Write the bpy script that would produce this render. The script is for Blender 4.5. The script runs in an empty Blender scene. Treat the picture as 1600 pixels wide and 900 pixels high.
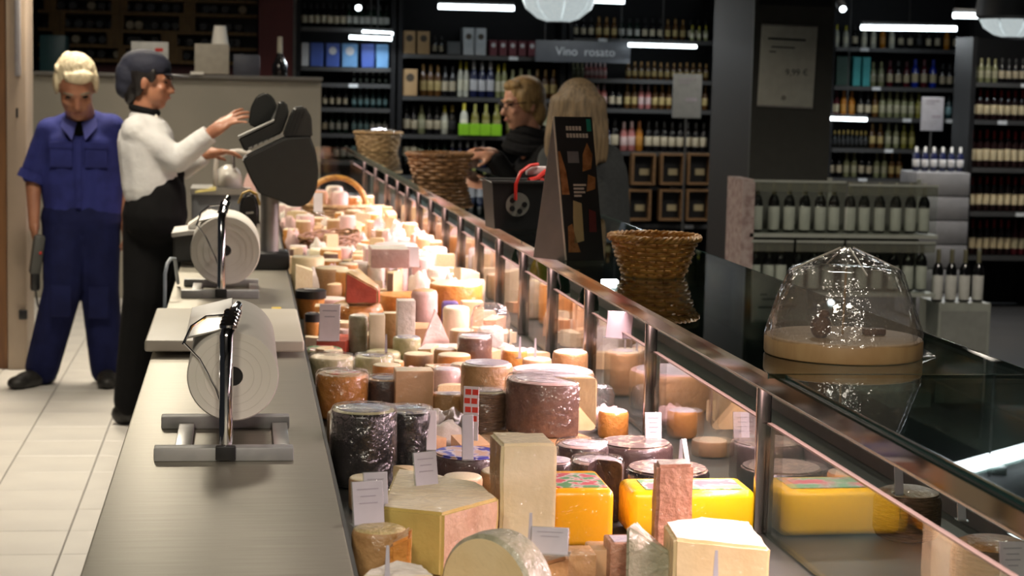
import bpy, bmesh, math, random
from mathutils import Vector, Matrix, noise
random.seed(7)
sc = bpy.context.scene
COL = sc.collection
pi = math.pi

# ------------------------------------------------------------------ camera
FPX, EYE, ROLL = 3000.0, 1.6, math.radians(1.3)
YAW, PITCH = math.radians(8.0636), math.radians(6.2468)
_fw = Vector((math.sin(YAW)*math.cos(PITCH), math.cos(YAW)*math.cos(PITCH), -math.sin(PITCH)))
_r0 = Vector((math.cos(YAW), -math.sin(YAW), 0)); _u0 = _r0.cross(_fw)
_R = _r0*math.cos(ROLL) + _u0*math.sin(ROLL); _U = _u0*math.cos(ROLL) - _r0*math.sin(ROLL)
cd = bpy.data.cameras.new('camera'); cam = bpy.data.objects.new('camera', cd); COL.objects.link(cam)
cd.sensor_width = 36; cd.lens = FPX/1600*36; cd.clip_start = .05; cd.clip_end = 100
cam.matrix_world = Matrix(((_R.x, _U.x, -_fw.x, 0), (_R.y, _U.y, -_fw.y, 0), (_R.z, _U.z, -_fw.z, EYE), (0, 0, 0, 1)))
cd.dof.use_dof = True; cd.dof.focus_distance = 3.7; cd.dof.aperture_fstop = 8.0
sc.camera = cam
def ray(x, y): return _fw + _R*((x-800)/FPX) + _U*((450-y)/FPX)
def P(x, y, z):                       # point of the horizontal plane z
    d = ray(x, y); return Vector((0, 0, EYE)) + d*((z-EYE)/d.z)
def D(x, y, Y):                       # point of the upright plane at distance Y
    d = ray(x, y); return Vector((0, 0, EYE)) + d*(Y/d.y)
def dep(p): return (Vector(p)-Vector((0, 0, EYE))).dot(_fw)

# ------------------------------------------------------------------ world, lights, exposure
w = bpy.data.worlds.new('world'); sc.world = w; w.use_nodes = True
w.node_tree.nodes['Background'].inputs[0].default_value = (.9, .92, 1, 1)
w.node_tree.nodes['Background'].inputs[1].default_value = .012
sc.view_settings.view_transform = 'Standard'; sc.view_settings.look = 'None'
sc.view_settings.gamma = 1; sc.view_settings.use_curve_mapping = False
sc.view_settings.exposure = 0.3
sc.cycles.use_denoising = True
sc.cycles.max_bounces = 10; sc.cycles.transparent_max_bounces = 24; sc.cycles.sample_clamp_indirect = 6

def area(name, loc, size, power, color, rot=(0, 0, 0), sy=None, spread=180):
    l = bpy.data.lights.new(name, 'AREA'); l.energy = power; l.color = color
    l.shape = 'RECTANGLE'; l.size = size; l.size_y = sy or size; l.spread = math.radians(spread)
    o = bpy.data.objects.new(name, l); COL.objects.link(o); o.location = loc; o.rotation_euler = rot
    return o
CEIL = 3.1
WARM = (1, .86, .66)
for i, y in enumerate((.6, 7.6, 10.2)):                    # ceiling panels above the staff aisle; nearest one added to light the rolls
    area('aisle_light', (-.75, y, CEIL-.06), .5, (40, 50, 60)[i], WARM, spread=150)
for i, (x, y, p) in enumerate(((.5, .2, 55), (.25, 6.0, 10), (1.7, 5.6, 17), (2.3, 12.2, 22), (-.6, 12.4, 11), (4.6, 12.0, 32), (3.2, 6.6, 42))):  # unseen, without fixtures; first is fill added near camera for worktop and rolls
    area('shop_fill_light', (x, y, CEIL-.06), .35, p, (1, .9, .76), spread=140)

# ------------------------------------------------------------------ materials
MATS = {}
def mat(name, col, rough=.5, metal=0, col2=None, scale=20, bump=0, bscale=60, stretch=(1, 1, 1), coat=0, sss=0, emit=None, estr=0, spec=.5, detail=3, mixlo=.4, mixhi=.65):
    if name in MATS: return MATS[name]
    m = bpy.data.materials.new(name); m.use_nodes = True
    nt = m.node_tree; b = nt.nodes['Principled BSDF']
    b.inputs['Base Color'].default_value = (*col, 1); b.inputs['Roughness'].default_value = rough
    b.inputs['Metallic'].default_value = metal; b.inputs['Specular IOR Level'].default_value = spec
    if coat: b.inputs['Coat Weight'].default_value = coat; b.inputs['Coat Roughness'].default_value = .12
    if sss:
        b.inputs['Subsurface Weight'].default_value = sss; b.inputs['Subsurface Radius'].default_value = (.012, .008, .004)
    if emit: b.inputs['Emission Color'].default_value = (*emit, 1); b.inputs['Emission Strength'].default_value = estr
    tc = nt.nodes.new('ShaderNodeTexCoord'); mp = nt.nodes.new('ShaderNodeMapping'); mp.inputs['Scale'].default_value = stretch
    nt.links.new(tc.outputs['Object'], mp.inputs[0])
    nz = nt.nodes.new('ShaderNodeTexNoise'); nz.inputs['Scale'].default_value = scale; nz.inputs['Detail'].default_value = detail
    nt.links.new(mp.outputs[0], nz.inputs['Vector'])
    r = nt.nodes.new('ShaderNodeValToRGB'); r.color_ramp.elements[0].position = mixlo; r.color_ramp.elements[1].position = mixhi
    c2 = col2 or tuple(c*.9 for c in col)
    r.color_ramp.elements[0].color = (*col, 1); r.color_ramp.elements[1].color = (*c2, 1)
    nt.links.new(nz.outputs[0], r.inputs[0]); nt.links.new(r.outputs[0], b.inputs['Base Color'])
    if bump:
        n2 = nt.nodes.new('ShaderNodeTexNoise'); n2.inputs['Scale'].default_value = bscale; n2.inputs['Detail'].default_value = 4
        nt.links.new(mp.outputs[0], n2.inputs['Vector'])
        bp = nt.nodes.new('ShaderNodeBump'); bp.inputs['Strength'].default_value = bump; bp.inputs['Distance'].default_value = .01
        nt.links.new(n2.outputs[0], bp.inputs['Height']); nt.links.new(bp.outputs[0], b.inputs['Normal'])
        if coat: nt.links.new(bp.outputs[0], b.inputs['Coat Normal'])
    MATS[name] = m; return m
def glassy(name, tint=(.93, .97, .95), f0=.04, rough=.0, haze=0, bump=0, bscale=30, hazecol=(.8, .8, .8)):
    """thin clear sheet: mirror reflection by grazing angle over a tinted see-through"""
    if name in MATS: return MATS[name]
    m = bpy.data.materials.new(name); m.use_nodes = True; nt = m.node_tree
    for n in list(nt.nodes):
        if n.type == 'BSDF_PRINCIPLED': nt.nodes.remove(n)
    out = [n for n in nt.nodes if n.type == 'OUTPUT_MATERIAL'][0]
    lw = nt.nodes.new('ShaderNodeLayerWeight'); lw.inputs[0].default_value = .5
    pw = nt.nodes.new('ShaderNodeMath'); pw.operation = 'POWER'; pw.inputs[1].default_value = 5
    ml = nt.nodes.new('ShaderNodeMath'); ml.operation = 'MULTIPLY_ADD'; ml.inputs[1].default_value = 1-f0; ml.inputs[2].default_value = f0
    ml.use_clamp = True
    tr = nt.nodes.new('ShaderNodeBsdfTransparent'); tr.inputs[0].default_value = (*tint, 1)
    gl = nt.nodes.new('ShaderNodeBsdfGlossy'); gl.inputs['Roughness'].default_value = rough; gl.inputs['Color'].default_value = (1, 1, 1, 1)
    mx = nt.nodes.new('ShaderNodeMixShader')
    L = nt.links.new
    if bump:
        tc = nt.nodes.new('ShaderNodeTexCoord'); nz = nt.nodes.new('ShaderNodeTexNoise'); nz.inputs['Scale'].default_value = bscale; nz.inputs['Detail'].default_value = 3
        bp = nt.nodes.new('ShaderNodeBump'); bp.inputs['Strength'].default_value = bump; bp.inputs['Distance'].default_value = .02
        L(tc.outputs['Object'], nz.inputs['Vector']); L(nz.outputs[0], bp.inputs['Height']); L(bp.outputs[0], gl.inputs['Normal']); L(bp.outputs[0], lw.inputs['Normal'])
    L(lw.outputs['Facing'], pw.inputs[0]); L(pw.outputs[0], ml.inputs[0]); L(ml.outputs[0], mx.inputs[0])
    src = tr
    if haze:
        df = nt.nodes.new('ShaderNodeBsdfDiffuse'); df.inputs[0].default_value = (*hazecol, 1)
        hz = nt.nodes.new('ShaderNodeMixShader'); hz.inputs[0].default_value = haze
        L(tr.outputs[0], hz.inputs[1]); L(df.outputs[0], hz.inputs[2]); src = hz
    L(src.outputs[0], mx.inputs[1]); L(gl.outputs[0], mx.inputs[2]); L(mx.outputs[0], out.inputs[0])
    MATS[name] = m; return m

# ------------------------------------------------------------------ mesh builder
class MB:
    def __init__(s): s.v = []; s.f = []; s.m = []
    def add(s, vs, fs, mi=0, M=None):
        o = len(s.v)
        s.v += [tuple(M @ Vector(v)) for v in vs] if M is not None else [tuple(v) for v in vs]
        s.f += [tuple(i+o for i in f) for f in fs]; s.m += mi if isinstance(mi, list) else [mi]*len(fs)
        return s
    def box(s, c, d, mi=0, M=None):
        x, y, z = c; a, b, e = d[0]/2, d[1]/2, d[2]/2
        vs = [(x+i*a, y+j*b, z+k*e) for i in (-1, 1) for j in (-1, 1) for k in (-1, 1)]
        return s.add(vs, [(0, 1, 3, 2), (4, 6, 7, 5), (0, 4, 5, 1), (2, 3, 7, 6), (0, 2, 6, 4), (1, 5, 7, 3)], mi, M)
    def rbox(s, c, d, r=.005, mi=0, M=None, seg=2):
        bm = bmesh.new(); bmesh.ops.create_cube(bm, size=1)
        bmesh.ops.scale(bm, vec=d, verts=bm.verts)
        bmesh.ops.bevel(bm, geom=bm.edges[:], offset=min(r, min(d)*.45), segments=seg, profile=.5, affect='EDGES')
        bmesh.ops.translate(bm, vec=c, verts=bm.verts); bm.verts.index_update()
        s.add([v.co.copy() for v in bm.verts], [[v.index for v in f.verts] for f in bm.faces], mi, M); bm.free(); return s
    def lathe(s, prof, n=24, mi=0, a0=0, a1=None, cutmi=None, M=None, pm=None):
        full = a1 is None; a1 = a0+2*pi if full else a1
        k = n if full else n+1; L = len(prof); vs = []
        for i in range(k):
            a = a0+(a1-a0)*i/n
            vs += [(r*math.cos(a), r*math.sin(a), z) for r, z in prof]
        fs = []; ms = []
        for i in range(n):
            j = (i+1) % k
            for q in range(L-1):
                fs.append((i*L+q, j*L+q, j*L+q+1, i*L+q+1)); ms.append(pm[q] if pm else mi)
        if not full:
            fs.append(tuple(range(L))); fs.append(tuple((k-1)*L+q for q in reversed(range(L)))); ms += [cutmi if cutmi is not None else mi]*2
        return s.add(vs, fs, ms, M)
    def tube(s, pts, r, n=8, mi=0, closed=False, M=None):
        pts = [Vector(p) for p in pts]; k = len(pts); vs = []; fs = []
        rr = r if isinstance(r, (list, tuple)) else [r]*k
        up = Vector((0, 0, 1)); last = None
        for i, p in enumerate(pts):
            if closed: t = pts[(i+1) % k]-pts[i-1]
            else: t = pts[min(i+1, k-1)]-pts[max(i-1, 0)]
            t.normalize()
            if last is None:
                a = t.cross(up) if abs(t.dot(up)) < .95 else t.cross(Vector((1, 0, 0)))
            else: a = last-t*last.dot(t)
            a.normalize(); last = a; b = t.cross(a)
            vs += [p+(a*math.cos(2*pi*q/n)+b*math.sin(2*pi*q/n))*rr[i] for q in range(n)]
        for i in range(k if closed else k-1):
            j = (i+1) % k
            for q in range(n): fs.append((i*n+q, i*n+(q+1) % n, j*n+(q+1) % n, j*n+q))
        if not closed: fs.append(tuple(reversed(range(n)))); fs.append(tuple((k-1)*n+q for q in range(n)))
        return s.add(vs, fs, mi, M)
    def prism(s, poly, z0, z1, mi=0, M=None, top=None, sides=None, ztop=None, taper=1):
        n = len(poly); cx = sum(p[0] for p in poly)/n; cy = sum(p[1] for p in poly)/n
        vs = [(x, y, z0) for x, y in poly]+[(cx+(x-cx)*taper, cy+(y-cy)*taper, (ztop[i] if ztop else z1)) for i, (x, y) in enumerate(poly)]
        fs = [tuple(reversed(range(n))), tuple(range(n, 2*n))]; ms = [mi, mi if top is None else top]
        for i in range(n):
            j = (i+1) % n; fs.append((i, j, n+j, n+i)); ms.append(sides[i] if sides else mi)
        return s.add(vs, fs, ms, M)
    def ball(s, c, r, nu=12, nv=8, mi=0, M=None, ax=None):
        if not isinstance(r, (tuple, list)): r = (r, r, r)
        c = Vector(c); vs = []; fs = []
        ax = ax or (Vector((1, 0, 0)), Vector((0, 1, 0)), Vector((0, 0, 1)))
        for j in range(nv+1):
            t = pi*j/nv
            for i in range(nu):
                a = 2*pi*i/nu
                vs.append(c+ax[0]*(r[0]*math.sin(t)*math.cos(a))+ax[1]*(r[1]*math.sin(t)*math.sin(a))-ax[2]*(r[2]*math.cos(t)))
        for j in range(nv):
            for i in range(nu): fs.append((j*nu+i, j*nu+(i+1) % nu, (j+1)*nu+(i+1) % nu, (j+1)*nu+i))
        return s.add(vs, fs, mi, M)
    def cap(s, p0, r0, p1, r1, n=12):
        """tapered limb with ball ends"""
        p0 = Vector(p0); p1 = Vector(p1)
        s.ball(p0, r0, n, 8); s.ball(p1, r1, n, 8)
        if (p1-p0).length > 1e-4: s.tube([p0, p1], [r0, r1], n)
        return s
    def mesh(s, name):
        me = bpy.data.meshes.new(name); me.from_pydata(s.v, [], s.f)
        me.polygons.foreach_set('material_index', s.m); me.update(); return me
    def build(s, name, mats, parent=None, loc=(0, 0, 0), rot=(0, 0, 0), smooth=True, ang=40):
        me = s.mesh(name); return put(name, me, mats, parent, loc, rot, smooth, ang)
def put(name, me, mats, parent=None, loc=(0, 0, 0), rot=(0, 0, 0), smooth=True, ang=40):
    for m in (mats if isinstance(mats, (list, tuple)) else [mats]): me.materials.append(m)
    if smooth:
        me.polygons.foreach_set('use_smooth', [True]*len(me.polygons)); me.set_sharp_from_angle(angle=math.radians(ang))
    o = bpy.data.objects.new(name, me); COL.objects.link(o); o.location = loc; o.rotation_euler = rot; o.parent = parent
    return o
def tag(o, label, cat, group=None):
    o['label'] = label; o['category'] = cat
    if group: o['group'] = group
    return o
def thing(name, label, cat, loc=(0, 0, 0), rotz=0, group=None):
    o = bpy.data.objects.new(name, None); COL.objects.link(o); o.location = loc; o.rotation_euler = (0, 0, rotz); o.empty_display_size = .1
    return tag(o, label, cat, group)
def struct(o): o['kind'] = 'structure'; return o
def remesh(mb, name, mats, parent, voxel=.012, smooth=5, loc=(0, 0, 0)):
    me = mb.mesh('tmp'); o = bpy.data.objects.new('tmp', me); COL.objects.link(o)
    md = o.modifiers.new('r', 'REMESH'); md.mode = 'VOXEL'; md.voxel_size = voxel
    ms = o.modifiers.new('s', 'SMOOTH'); ms.factor = .5; ms.iterations = smooth
    dg = bpy.context.evaluated_depsgraph_get(); dg.update()
    m2 = bpy.data.meshes.new_from_object(o.evaluated_get(dg)); bpy.data.objects.remove(o); bpy.data.meshes.remove(me)
    m2.name = name; m2.materials.clear()
    return put(name, m2, mats, parent, loc, ang=180)
def text(name, body, size, m, parent, loc, rot, extrude=.0006, align='LEFT', sx=1):
    cu = bpy.data.curves.new('t', 'FONT'); cu.body = body; cu.size = size; cu.extrude = extrude; cu.align_x = align
    o = bpy.data.objects.new('t', cu); COL.objects.link(o)
    dg = bpy.context.evaluated_depsgraph_get(); dg.update()
    me = bpy.data.meshes.new_from_object(o.evaluated_get(dg)); bpy.data.objects.remove(o)
    if sx != 1:
        for v in me.vertices: v.co.x *= sx
    return put(name, me, m, parent, loc, rot, smooth=False)
def lathe_round(r, h, e=.008, hollow=0):
    e = min(e, r*.4, h*.4)
    return [(0, 0), (r-e, 0), (r-e*.3, e*.3), (r, e), (r, h-e), (r-e*.3, h-e*.3), (r-e, h), (0, h)]

# ------------------------------------------------------------------ shared materials
STEEL = mat('brushed_steel', (.36, .34, .28), .42, .7, (.31, .29, .24), scale=6, bump=.06, bscale=14, stretch=(1, 40, 40))
CHROME = mat('chrome', (.8, .8, .82), .08, 1)
ALU = mat('aluminium', (.55, .54, .52), .35, 1)
DKPLA = mat('dark_grey_plastic', (.022, .023, .021), .5)
BLACK = mat('black_plastic', (.012, .012, .013), .4)
PAPER = mat('white_paper', (.78, .75, .68), .8, col2=(.74, .71, .64), scale=5)
CARD = mat('price_card', (.72, .66, .68), .5)
CARDG = mat('grey_price_card', (.44, .43, .47), .4)
PRINT = mat('dark_print', (.30, .28, .32), .6)
INK = mat('poster_ink', (.06, .06, .06), .6)
GLASS = glassy('clear_glass', (.93, .97, .95))
TOPGLASS = glassy('smoked_green_glass', (.5, .58, .55), f0=.07)
EDGE = mat('glass_edge', (.02, .06, .055), .1, spec=.8)
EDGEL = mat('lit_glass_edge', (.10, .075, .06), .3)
FILM = glassy('cling_film', (.95, .95, .95), f0=.09, rough=.12, haze=.05, bump=.9, bscale=26)
ACRYL = glassy('clear_acrylic', (.86, .88, .85), f0=.06, rough=.05, haze=.12)
WICK = mat('wicker', (.56, .29, .06), .45, col2=(.32, .14, .03), scale=40, stretch=(1, 1, 2))
WICKD = mat('brown_wicker', (.26, .13, .05), .55, col2=(.14, .065, .022), scale=40)
WICKP = mat('pale_wicker', (.50, .34, .17), .55, col2=(.30, .18, .08), scale=40)
SKIN = mat('skin', (.50, .26, .17), .5, col2=(.44, .21, .14), scale=12, sss=.1)
SKINT = mat('tanned_skin', (.36, .16, .09), .5, col2=(.31, .13, .075), scale=12, sss=.1)
DARKW = mat('dark_shelf', (.010, .010, .011), .6, spec=.2)
DARKM = mat('dark_metal_edge', (.05, .05, .05), .4)
TUBEL = mat('white_tube_light', (1, 1, 1), .5, emit=(.85, .95, 1), estr=6)

# ------------------------------------------------------------------ the setting
DARKFL = mat('dark_shop_floor', (.05, .05, .052), .35, col2=(.04, .04, .042), scale=3)
fl = struct(MB().box((1.5, 10, -.03), (9, 26, .04)).build('floor', DARKFL, smooth=False))
TILE = mat('white_floor_tile', (.66, .64, .60), .35, col2=(.60, .58, .55), scale=3)
GROUT = mat('tile_grout', (.16, .15, .15), .8)
MB().box((-1.0, 7.5, -.006), (1.94, 15, .008)).build('grout_bed', GROUT, fl, smooth=False)
tm = MB().rbox((0, 0, 0), (.3265, .3265, .012), .002, seg=1).mesh('tile'); tm.materials.append(TILE)
for ix in range(5):
    for iy in range(41):
        o = bpy.data.objects.new('floor_tile', tm); COL.objects.link(o); o.parent = fl
        o.location = (-.586+.1655-.331*ix+.331*0, .55+.331*iy, -.002+random.uniform(-.0006, .0006))
CEILM = mat('dark_ceiling', (.02, .02, .021), .8)
struct(MB().box((1.5, 10, CEIL+.05), (9, 26, .1)).build('ceiling', CEILM, smooth=False))
struct(MB().box((1.5, 22.6, 1.5), (9, .2, 3.2)).build('wall_back', mat('dark_wall', (.018, .018, .02), .8), smooth=False))
struct(MB().box((5.9, 10, 1.5), (.2, 26, 3.2)).build('wall_right', MATS['dark_wall'], smooth=False))
struct(MB().box((1.5, -2.9, 1.5), (9, .2, 3.2)).build('wall_front', mat('light_wall', (.75, .73, .68), .8), smooth=False))
WOODP = mat('brown_wood_panel', (.22, .10, .035), .45, col2=(.13, .055, .02), scale=5, stretch=(6, 6, .5))
JAMB = mat('beige_jamb', (.36, .28, .21), .5, col2=(.32, .25, .19), scale=4)
struct(MB().box((-2.1, 10.5, 1.55), (1.745, .3, 3.1)).build('wall_left', WOODP, smooth=False))
tr = struct(MB().rbox((-1.172, 10.5, 1.55), (.10, .36, 3.1), .006).build('trim_1', JAMB))
MB().rbox((-1.16, 10.305, 2.15), (.03, .03, 1.2), .008).build('grab_handle', mat('grey_handle', (.35, .34, .36), .4), tr)
MB().rbox((-1.14, 10.31, .3), (.045, .02, .05), .005).build('wall_socket', BLACK, tr)
MB().box((-1.166, 10.308, 1.36), (.012, .01, .05)).build('latch_plate', BLACK, tr)
# beige partition behind the staff aisle
PART = mat('beige_grey_partition', (.30, .275, .225), .6, col2=(.27, .25, .205), scale=2)
pr = D(500, 300, 13.6).x
pw = struct(MB().box(((pr-2.6)/2, 13.67, .775), (pr+2.6, .14, 1.55)).build('wall_partition', PART, smooth=False))
MB().rbox(((pr-2.6)/2, 13.66, 1.56), (pr+2.62, .2, .025), .004).build('ledge', mat('grey_ledge', (.16, .15, .135), .5), pw)
# pillar of dark brown and grey
px0, px1, pxm = D(1108, 200, 10).x, D(1296, 200, 10).x, D(1172, 200, 10).x
pl = struct(MB().box(((pxm+px1)/2, 10.45, 1.55), (px1-pxm, .86, 3.1)).build('wall_pillar', mat('dark_brown_cladding', (.017, .012, .009), .6), smooth=False))
MB().box(((pxm+px1)/2, 10.005, 1.55), (px1-pxm, .03, 3.1)).build('cladding', mat('dark_grey_pillar', (.055, .055, .048), .6), pl, smooth=False)
MB().box(((pxm+px1)/2+.0, 9.984, 2.18), (px1-pxm-.04, .01, .33)).build('grille', BLACK, pl, smooth=False)

# ------------------------------------------------------------------ staff worktop
WT = .9
wt = thing('steel_worktop', 'long brushed stainless steel worktop behind the cheese display', 'worktop', (-.03, 6.5, 0))
MB().rbox((0, 0, WT-.02), (.38, 10.0, .04), .004).build('top', STEEL, wt)
MB().box((0.0, 0, .45), (.33, 9.9, .82)).build('cabinet', mat('grey_cabinet', (.3, .3, .29), .5), wt, smooth=False)
MB().box((0.0, 0, .03), (.30, 9.8, .06)).build('plinth', BLACK, wt, smooth=False)

# ------------------------------------------------------------------ display case
DECK = .80
def CX(Y, u=0): return .99-.019*Y+u
Y0, Y1 = 1.7, 13.0
case = thing('cheese_display_case', 'long refrigerated cheese display case with glass front and dark glass top', 'display case', (0, 0, 0))
def strip(name, u0, u1, z0, z1, ya, yb, m, par=None, smooth=False):
    poly = [(CX(ya, u0), ya), (CX(ya, u1), ya), (CX(yb, u1), yb), (CX(yb, u0), yb)]
    return MB().prism(poly, z0, z1).build(name, m, par or case, smooth=smooth)
DECKM = mat('grey_steel_deck', (.042, .046, .038), .4, .2)
# near-side wall of the case follows the worktop edge
MB().prism([(.165, Y0), (CX(Y0, .40), Y0), (CX(Y1, .40), Y1), (.165, Y1)], .08, DECK).build('deck', DECKM, case, smooth=False)
MB().prism([(.160, Y0), (.166, Y0), (.166, Y1), (.160, Y1)], .3, WT-.003).build('back_panel', mat('dark_side_panel', (.03, .03, .028), .5), case, smooth=False)
MB().prism([(.2, Y0), (CX(Y0, .36), Y0), (CX(Y1, .36), Y1), (.2, Y1)], 0, .08).build('plinth', BLACK, case, smooth=False)
strip('front_panel', .40, .415, .06, DECK+.03, Y0, Y1, mat('case_front', (.12, .12, .12), .4))
POSTM = mat('dark_chrome_post', (.34, .31, .29), .18, 1)
joints = [1.7, 3.27, 4.15, 4.85, 5.4, 5.9, 6.4, 6.9, 7.4, 7.9, 8.4, 8.9, 9.4, 9.9, 10.5, 11.2, 12.0]
TG = 1.12
for a, b in zip(joints, joints[1:]+[Y1]):
    g = strip('front_glass', -.004, .004, DECK+.005, 1.0, a+.012, b-.012, GLASS)
    strip('top_edge', -.005, .005, 1.0, 1.003, a+.012, b-.012, EDGEL, g)
    o = strip('customer_glass', .395, .402, DECK+.03, TG-.012, a+.005, b-.005, GLASS)
for a in joints[1:]:
    MB().rbox((CX(a, -.008), a, (DECK+1.08)/2), (.026, .016, 1.08-DECK), .003).build('post', POSTM, case)
for a, b, u in ((1.7, 3.06, -.035), (3.07, 5.6, -.062), (5.61, 8.1, -.062), (8.11, 10.6, -.062), (10.61, 13.0, -.062)):
    t = strip('top_glass', u, .41, TG-.008, TG, a, b, TOPGLASS)
    strip('glass_edge', u-.0015, u, TG-.0085, TG+.0005, a, b, EDGE, t)
    strip('glass_edge', .41, .4115, TG-.0085, TG+.0005, a, b, EDGE, t)
RAILM = mat('rail_dark_gloss', (.012, .015, .013), .08, spec=.6)
lr = strip('light_rail', -.05, -.042, 1.084, TG-.009, Y0, Y1, RAILM)
strip('bright_lip', -.051, -.042, 1.081, 1.084, Y0, Y1, ALU, lr)
strip('lamp_housing', -.0415, .05, 1.0865, TG-.009, Y0, Y1, mat('dark_housing', (.03, .028, .027), .3))
strip('lamp_tube', -.02, .0, 1.078, 1.0862, Y0, Y1, mat('pink_tube', (1, .8, .78), .5, emit=(1, .70, .66), estr=3))
MB().prism([(.17, Y1), (CX(Y1, .40), Y1), (CX(Y1, .40), Y1+.01), (.17, Y1+.01)], DECK, TG-.01).build('end_glass', GLASS, case, smooth=False)
PINK = (1, .71, .74)
for a, b in zip(joints, joints[1:]+[Y1]):
    ym = (a+b)/2
    area('case_lamp', (CX(ym, -.01), ym, 1.072), .03, 5.6*(b-a), PINK, rot=(0, math.radians(36), math.radians(1.1)), sy=b-a-.02, spread=125)

# ------------------------------------------------------------------ cheeses
def cm(name, col, col2=None, **k):
    d = dict(rough=.45, bump=.25, bscale=60, scale=25, sss=.0, coat=.45); d.update(k)
    m = mat(name, col, col2=col2, **d); nt = m.node_tree; b = nt.nodes['Principled BSDF']
    tc = [n for n in nt.nodes if n.type == 'TEX_COORD'][0]
    nz = nt.nodes.new('ShaderNodeTexNoise'); nz.inputs['Scale'].default_value = 22; nz.inputs['Detail'].default_value = 2; nz.inputs['Distortion'].default_value = 2.2
    bp = nt.nodes.new('ShaderNodeBump'); bp.inputs['Strength'].default_value = .9; bp.inputs['Distance'].default_value = .012
    nt.links.new(tc.outputs['Object'], nz.inputs['Vector']); nt.links.new(nz.outputs[0], bp.inputs['Height']); nt.links.new(bp.outputs[0], b.inputs['Coat Normal'])
    return m
CREAM = cm('cream_paste', (.78, .62, .36), (.72, .54, .28), scale=10, bump=.1)
PALE = cm('pale_paste', (.80, .70, .48), (.74, .62, .38), scale=10, bump=.1)
OLIVE = cm('olive_yellow_paste', (.56, .43, .13), (.50, .37, .11), scale=8, bump=.15)
GRAN = cm('grainy_paste', (.62, .50, .24), (.48, .36, .15), scale=60, bump=.8, bscale=90)
CRUMB = cm('crumbly_paste', (.66, .43, .28), (.54, .31, .19), scale=18, bump=1, bscale=25)
YEL = cm('yellow_wax', (.86, .42, .012), (.80, .37, .01), scale=5, bump=.06, bscale=20, rough=.3)
YEL2 = cm('bright_yellow_wax', (.86, .56, .012), (.80, .50, .01), scale=5, bump=.06, bscale=20, rough=.3)
BLK = cm('black_rind', (.014, .013, .012), (.03, .028, .025), rough=.25, bump=.7, bscale=16, coat=.6)
BRN = cm('brown_rind', (.17, .088, .06), (.12, .06, .042), bump=.5, bscale=30, coat=.5)
BRN2 = cm('ridged_brown_rind', (.22, .13, .075), (.14, .08, .045), scale=60, stretch=(1, 1, 6), bump=.9, bscale=40)
DKB = cm('dark_brown_rind', (.075, .045, .04), (.05, .03, .028), bump=.5, bscale=24, coat=.5)
TAN = cm('tan_rind', (.48, .28, .12), (.38, .21, .085), bump=.4)
ORA = cm('orange_rind', (.66, .29, .06), (.55, .21, .04), bump=.4, coat=.5)
PEACH = cm('peach_paste', (.72, .44, .24), (.68, .40, .21), scale=6, bump=.08)
GRN = cm('green_white_rind', (.42, .40, .20), (.55, .50, .30), bump=.6, bscale=30, coat=.6)
GREY = cm('grey_mould_rind', (.30, .29, .20), (.45, .41, .30), scale=22, bump=.9, bscale=40)
PINKB = cm('pink_brown_paste', (.50, .26, .17), (.42, .20, .13), scale=45, bump=.5, bscale=80)
REDP = cm('red_pack', (.55, .09, .05), (.42, .06, .035), bump=.2)
WHT = cm('white_rind', (.80, .74, .66), (.72, .64, .54), bump=.5, bscale=50)
ROSE = cm('rosy_pack', (.72, .50, .46), (.66, .42, .38), bump=.2)
def printm(name, a, b, c):
    """printed label: three flat inks in patches"""
    m = mat(name, a, .35, col2=b, scale=30, mixlo=.46, mixhi=.5, coat=.4, bump=.2, bscale=20)
    nt = m.node_tree; r = [n for n in nt.nodes if n.type == 'VALTORGB'][0]
    e = r.color_ramp.elements.new(.56); e.color = (*c, 1); return m
L_BLUE = printm('blue_print', (.10, .10, .42), (.62, .58, .66), (.6, .40, .30))
L_RED = printm('red_print', (.62, .14, .07), (.70, .30, .16), (.6, .5, .3))
L_GRN = printm('green_print', (.12, .32, .14), (.6, .58, .52), (.55, .12, .14))
L_WHT = printm('white_print', (.66, .60, .62), (.5, .46, .55), (.7, .66, .66))
L_SIL = printm('silver_print', (.32, .33, .38), (.55, .52, .40), (.2, .2, .25))
L_ORN = printm('ornament_print', (.10, .07, .055), (.45, .33, .22), (.08, .06, .05))

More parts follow.
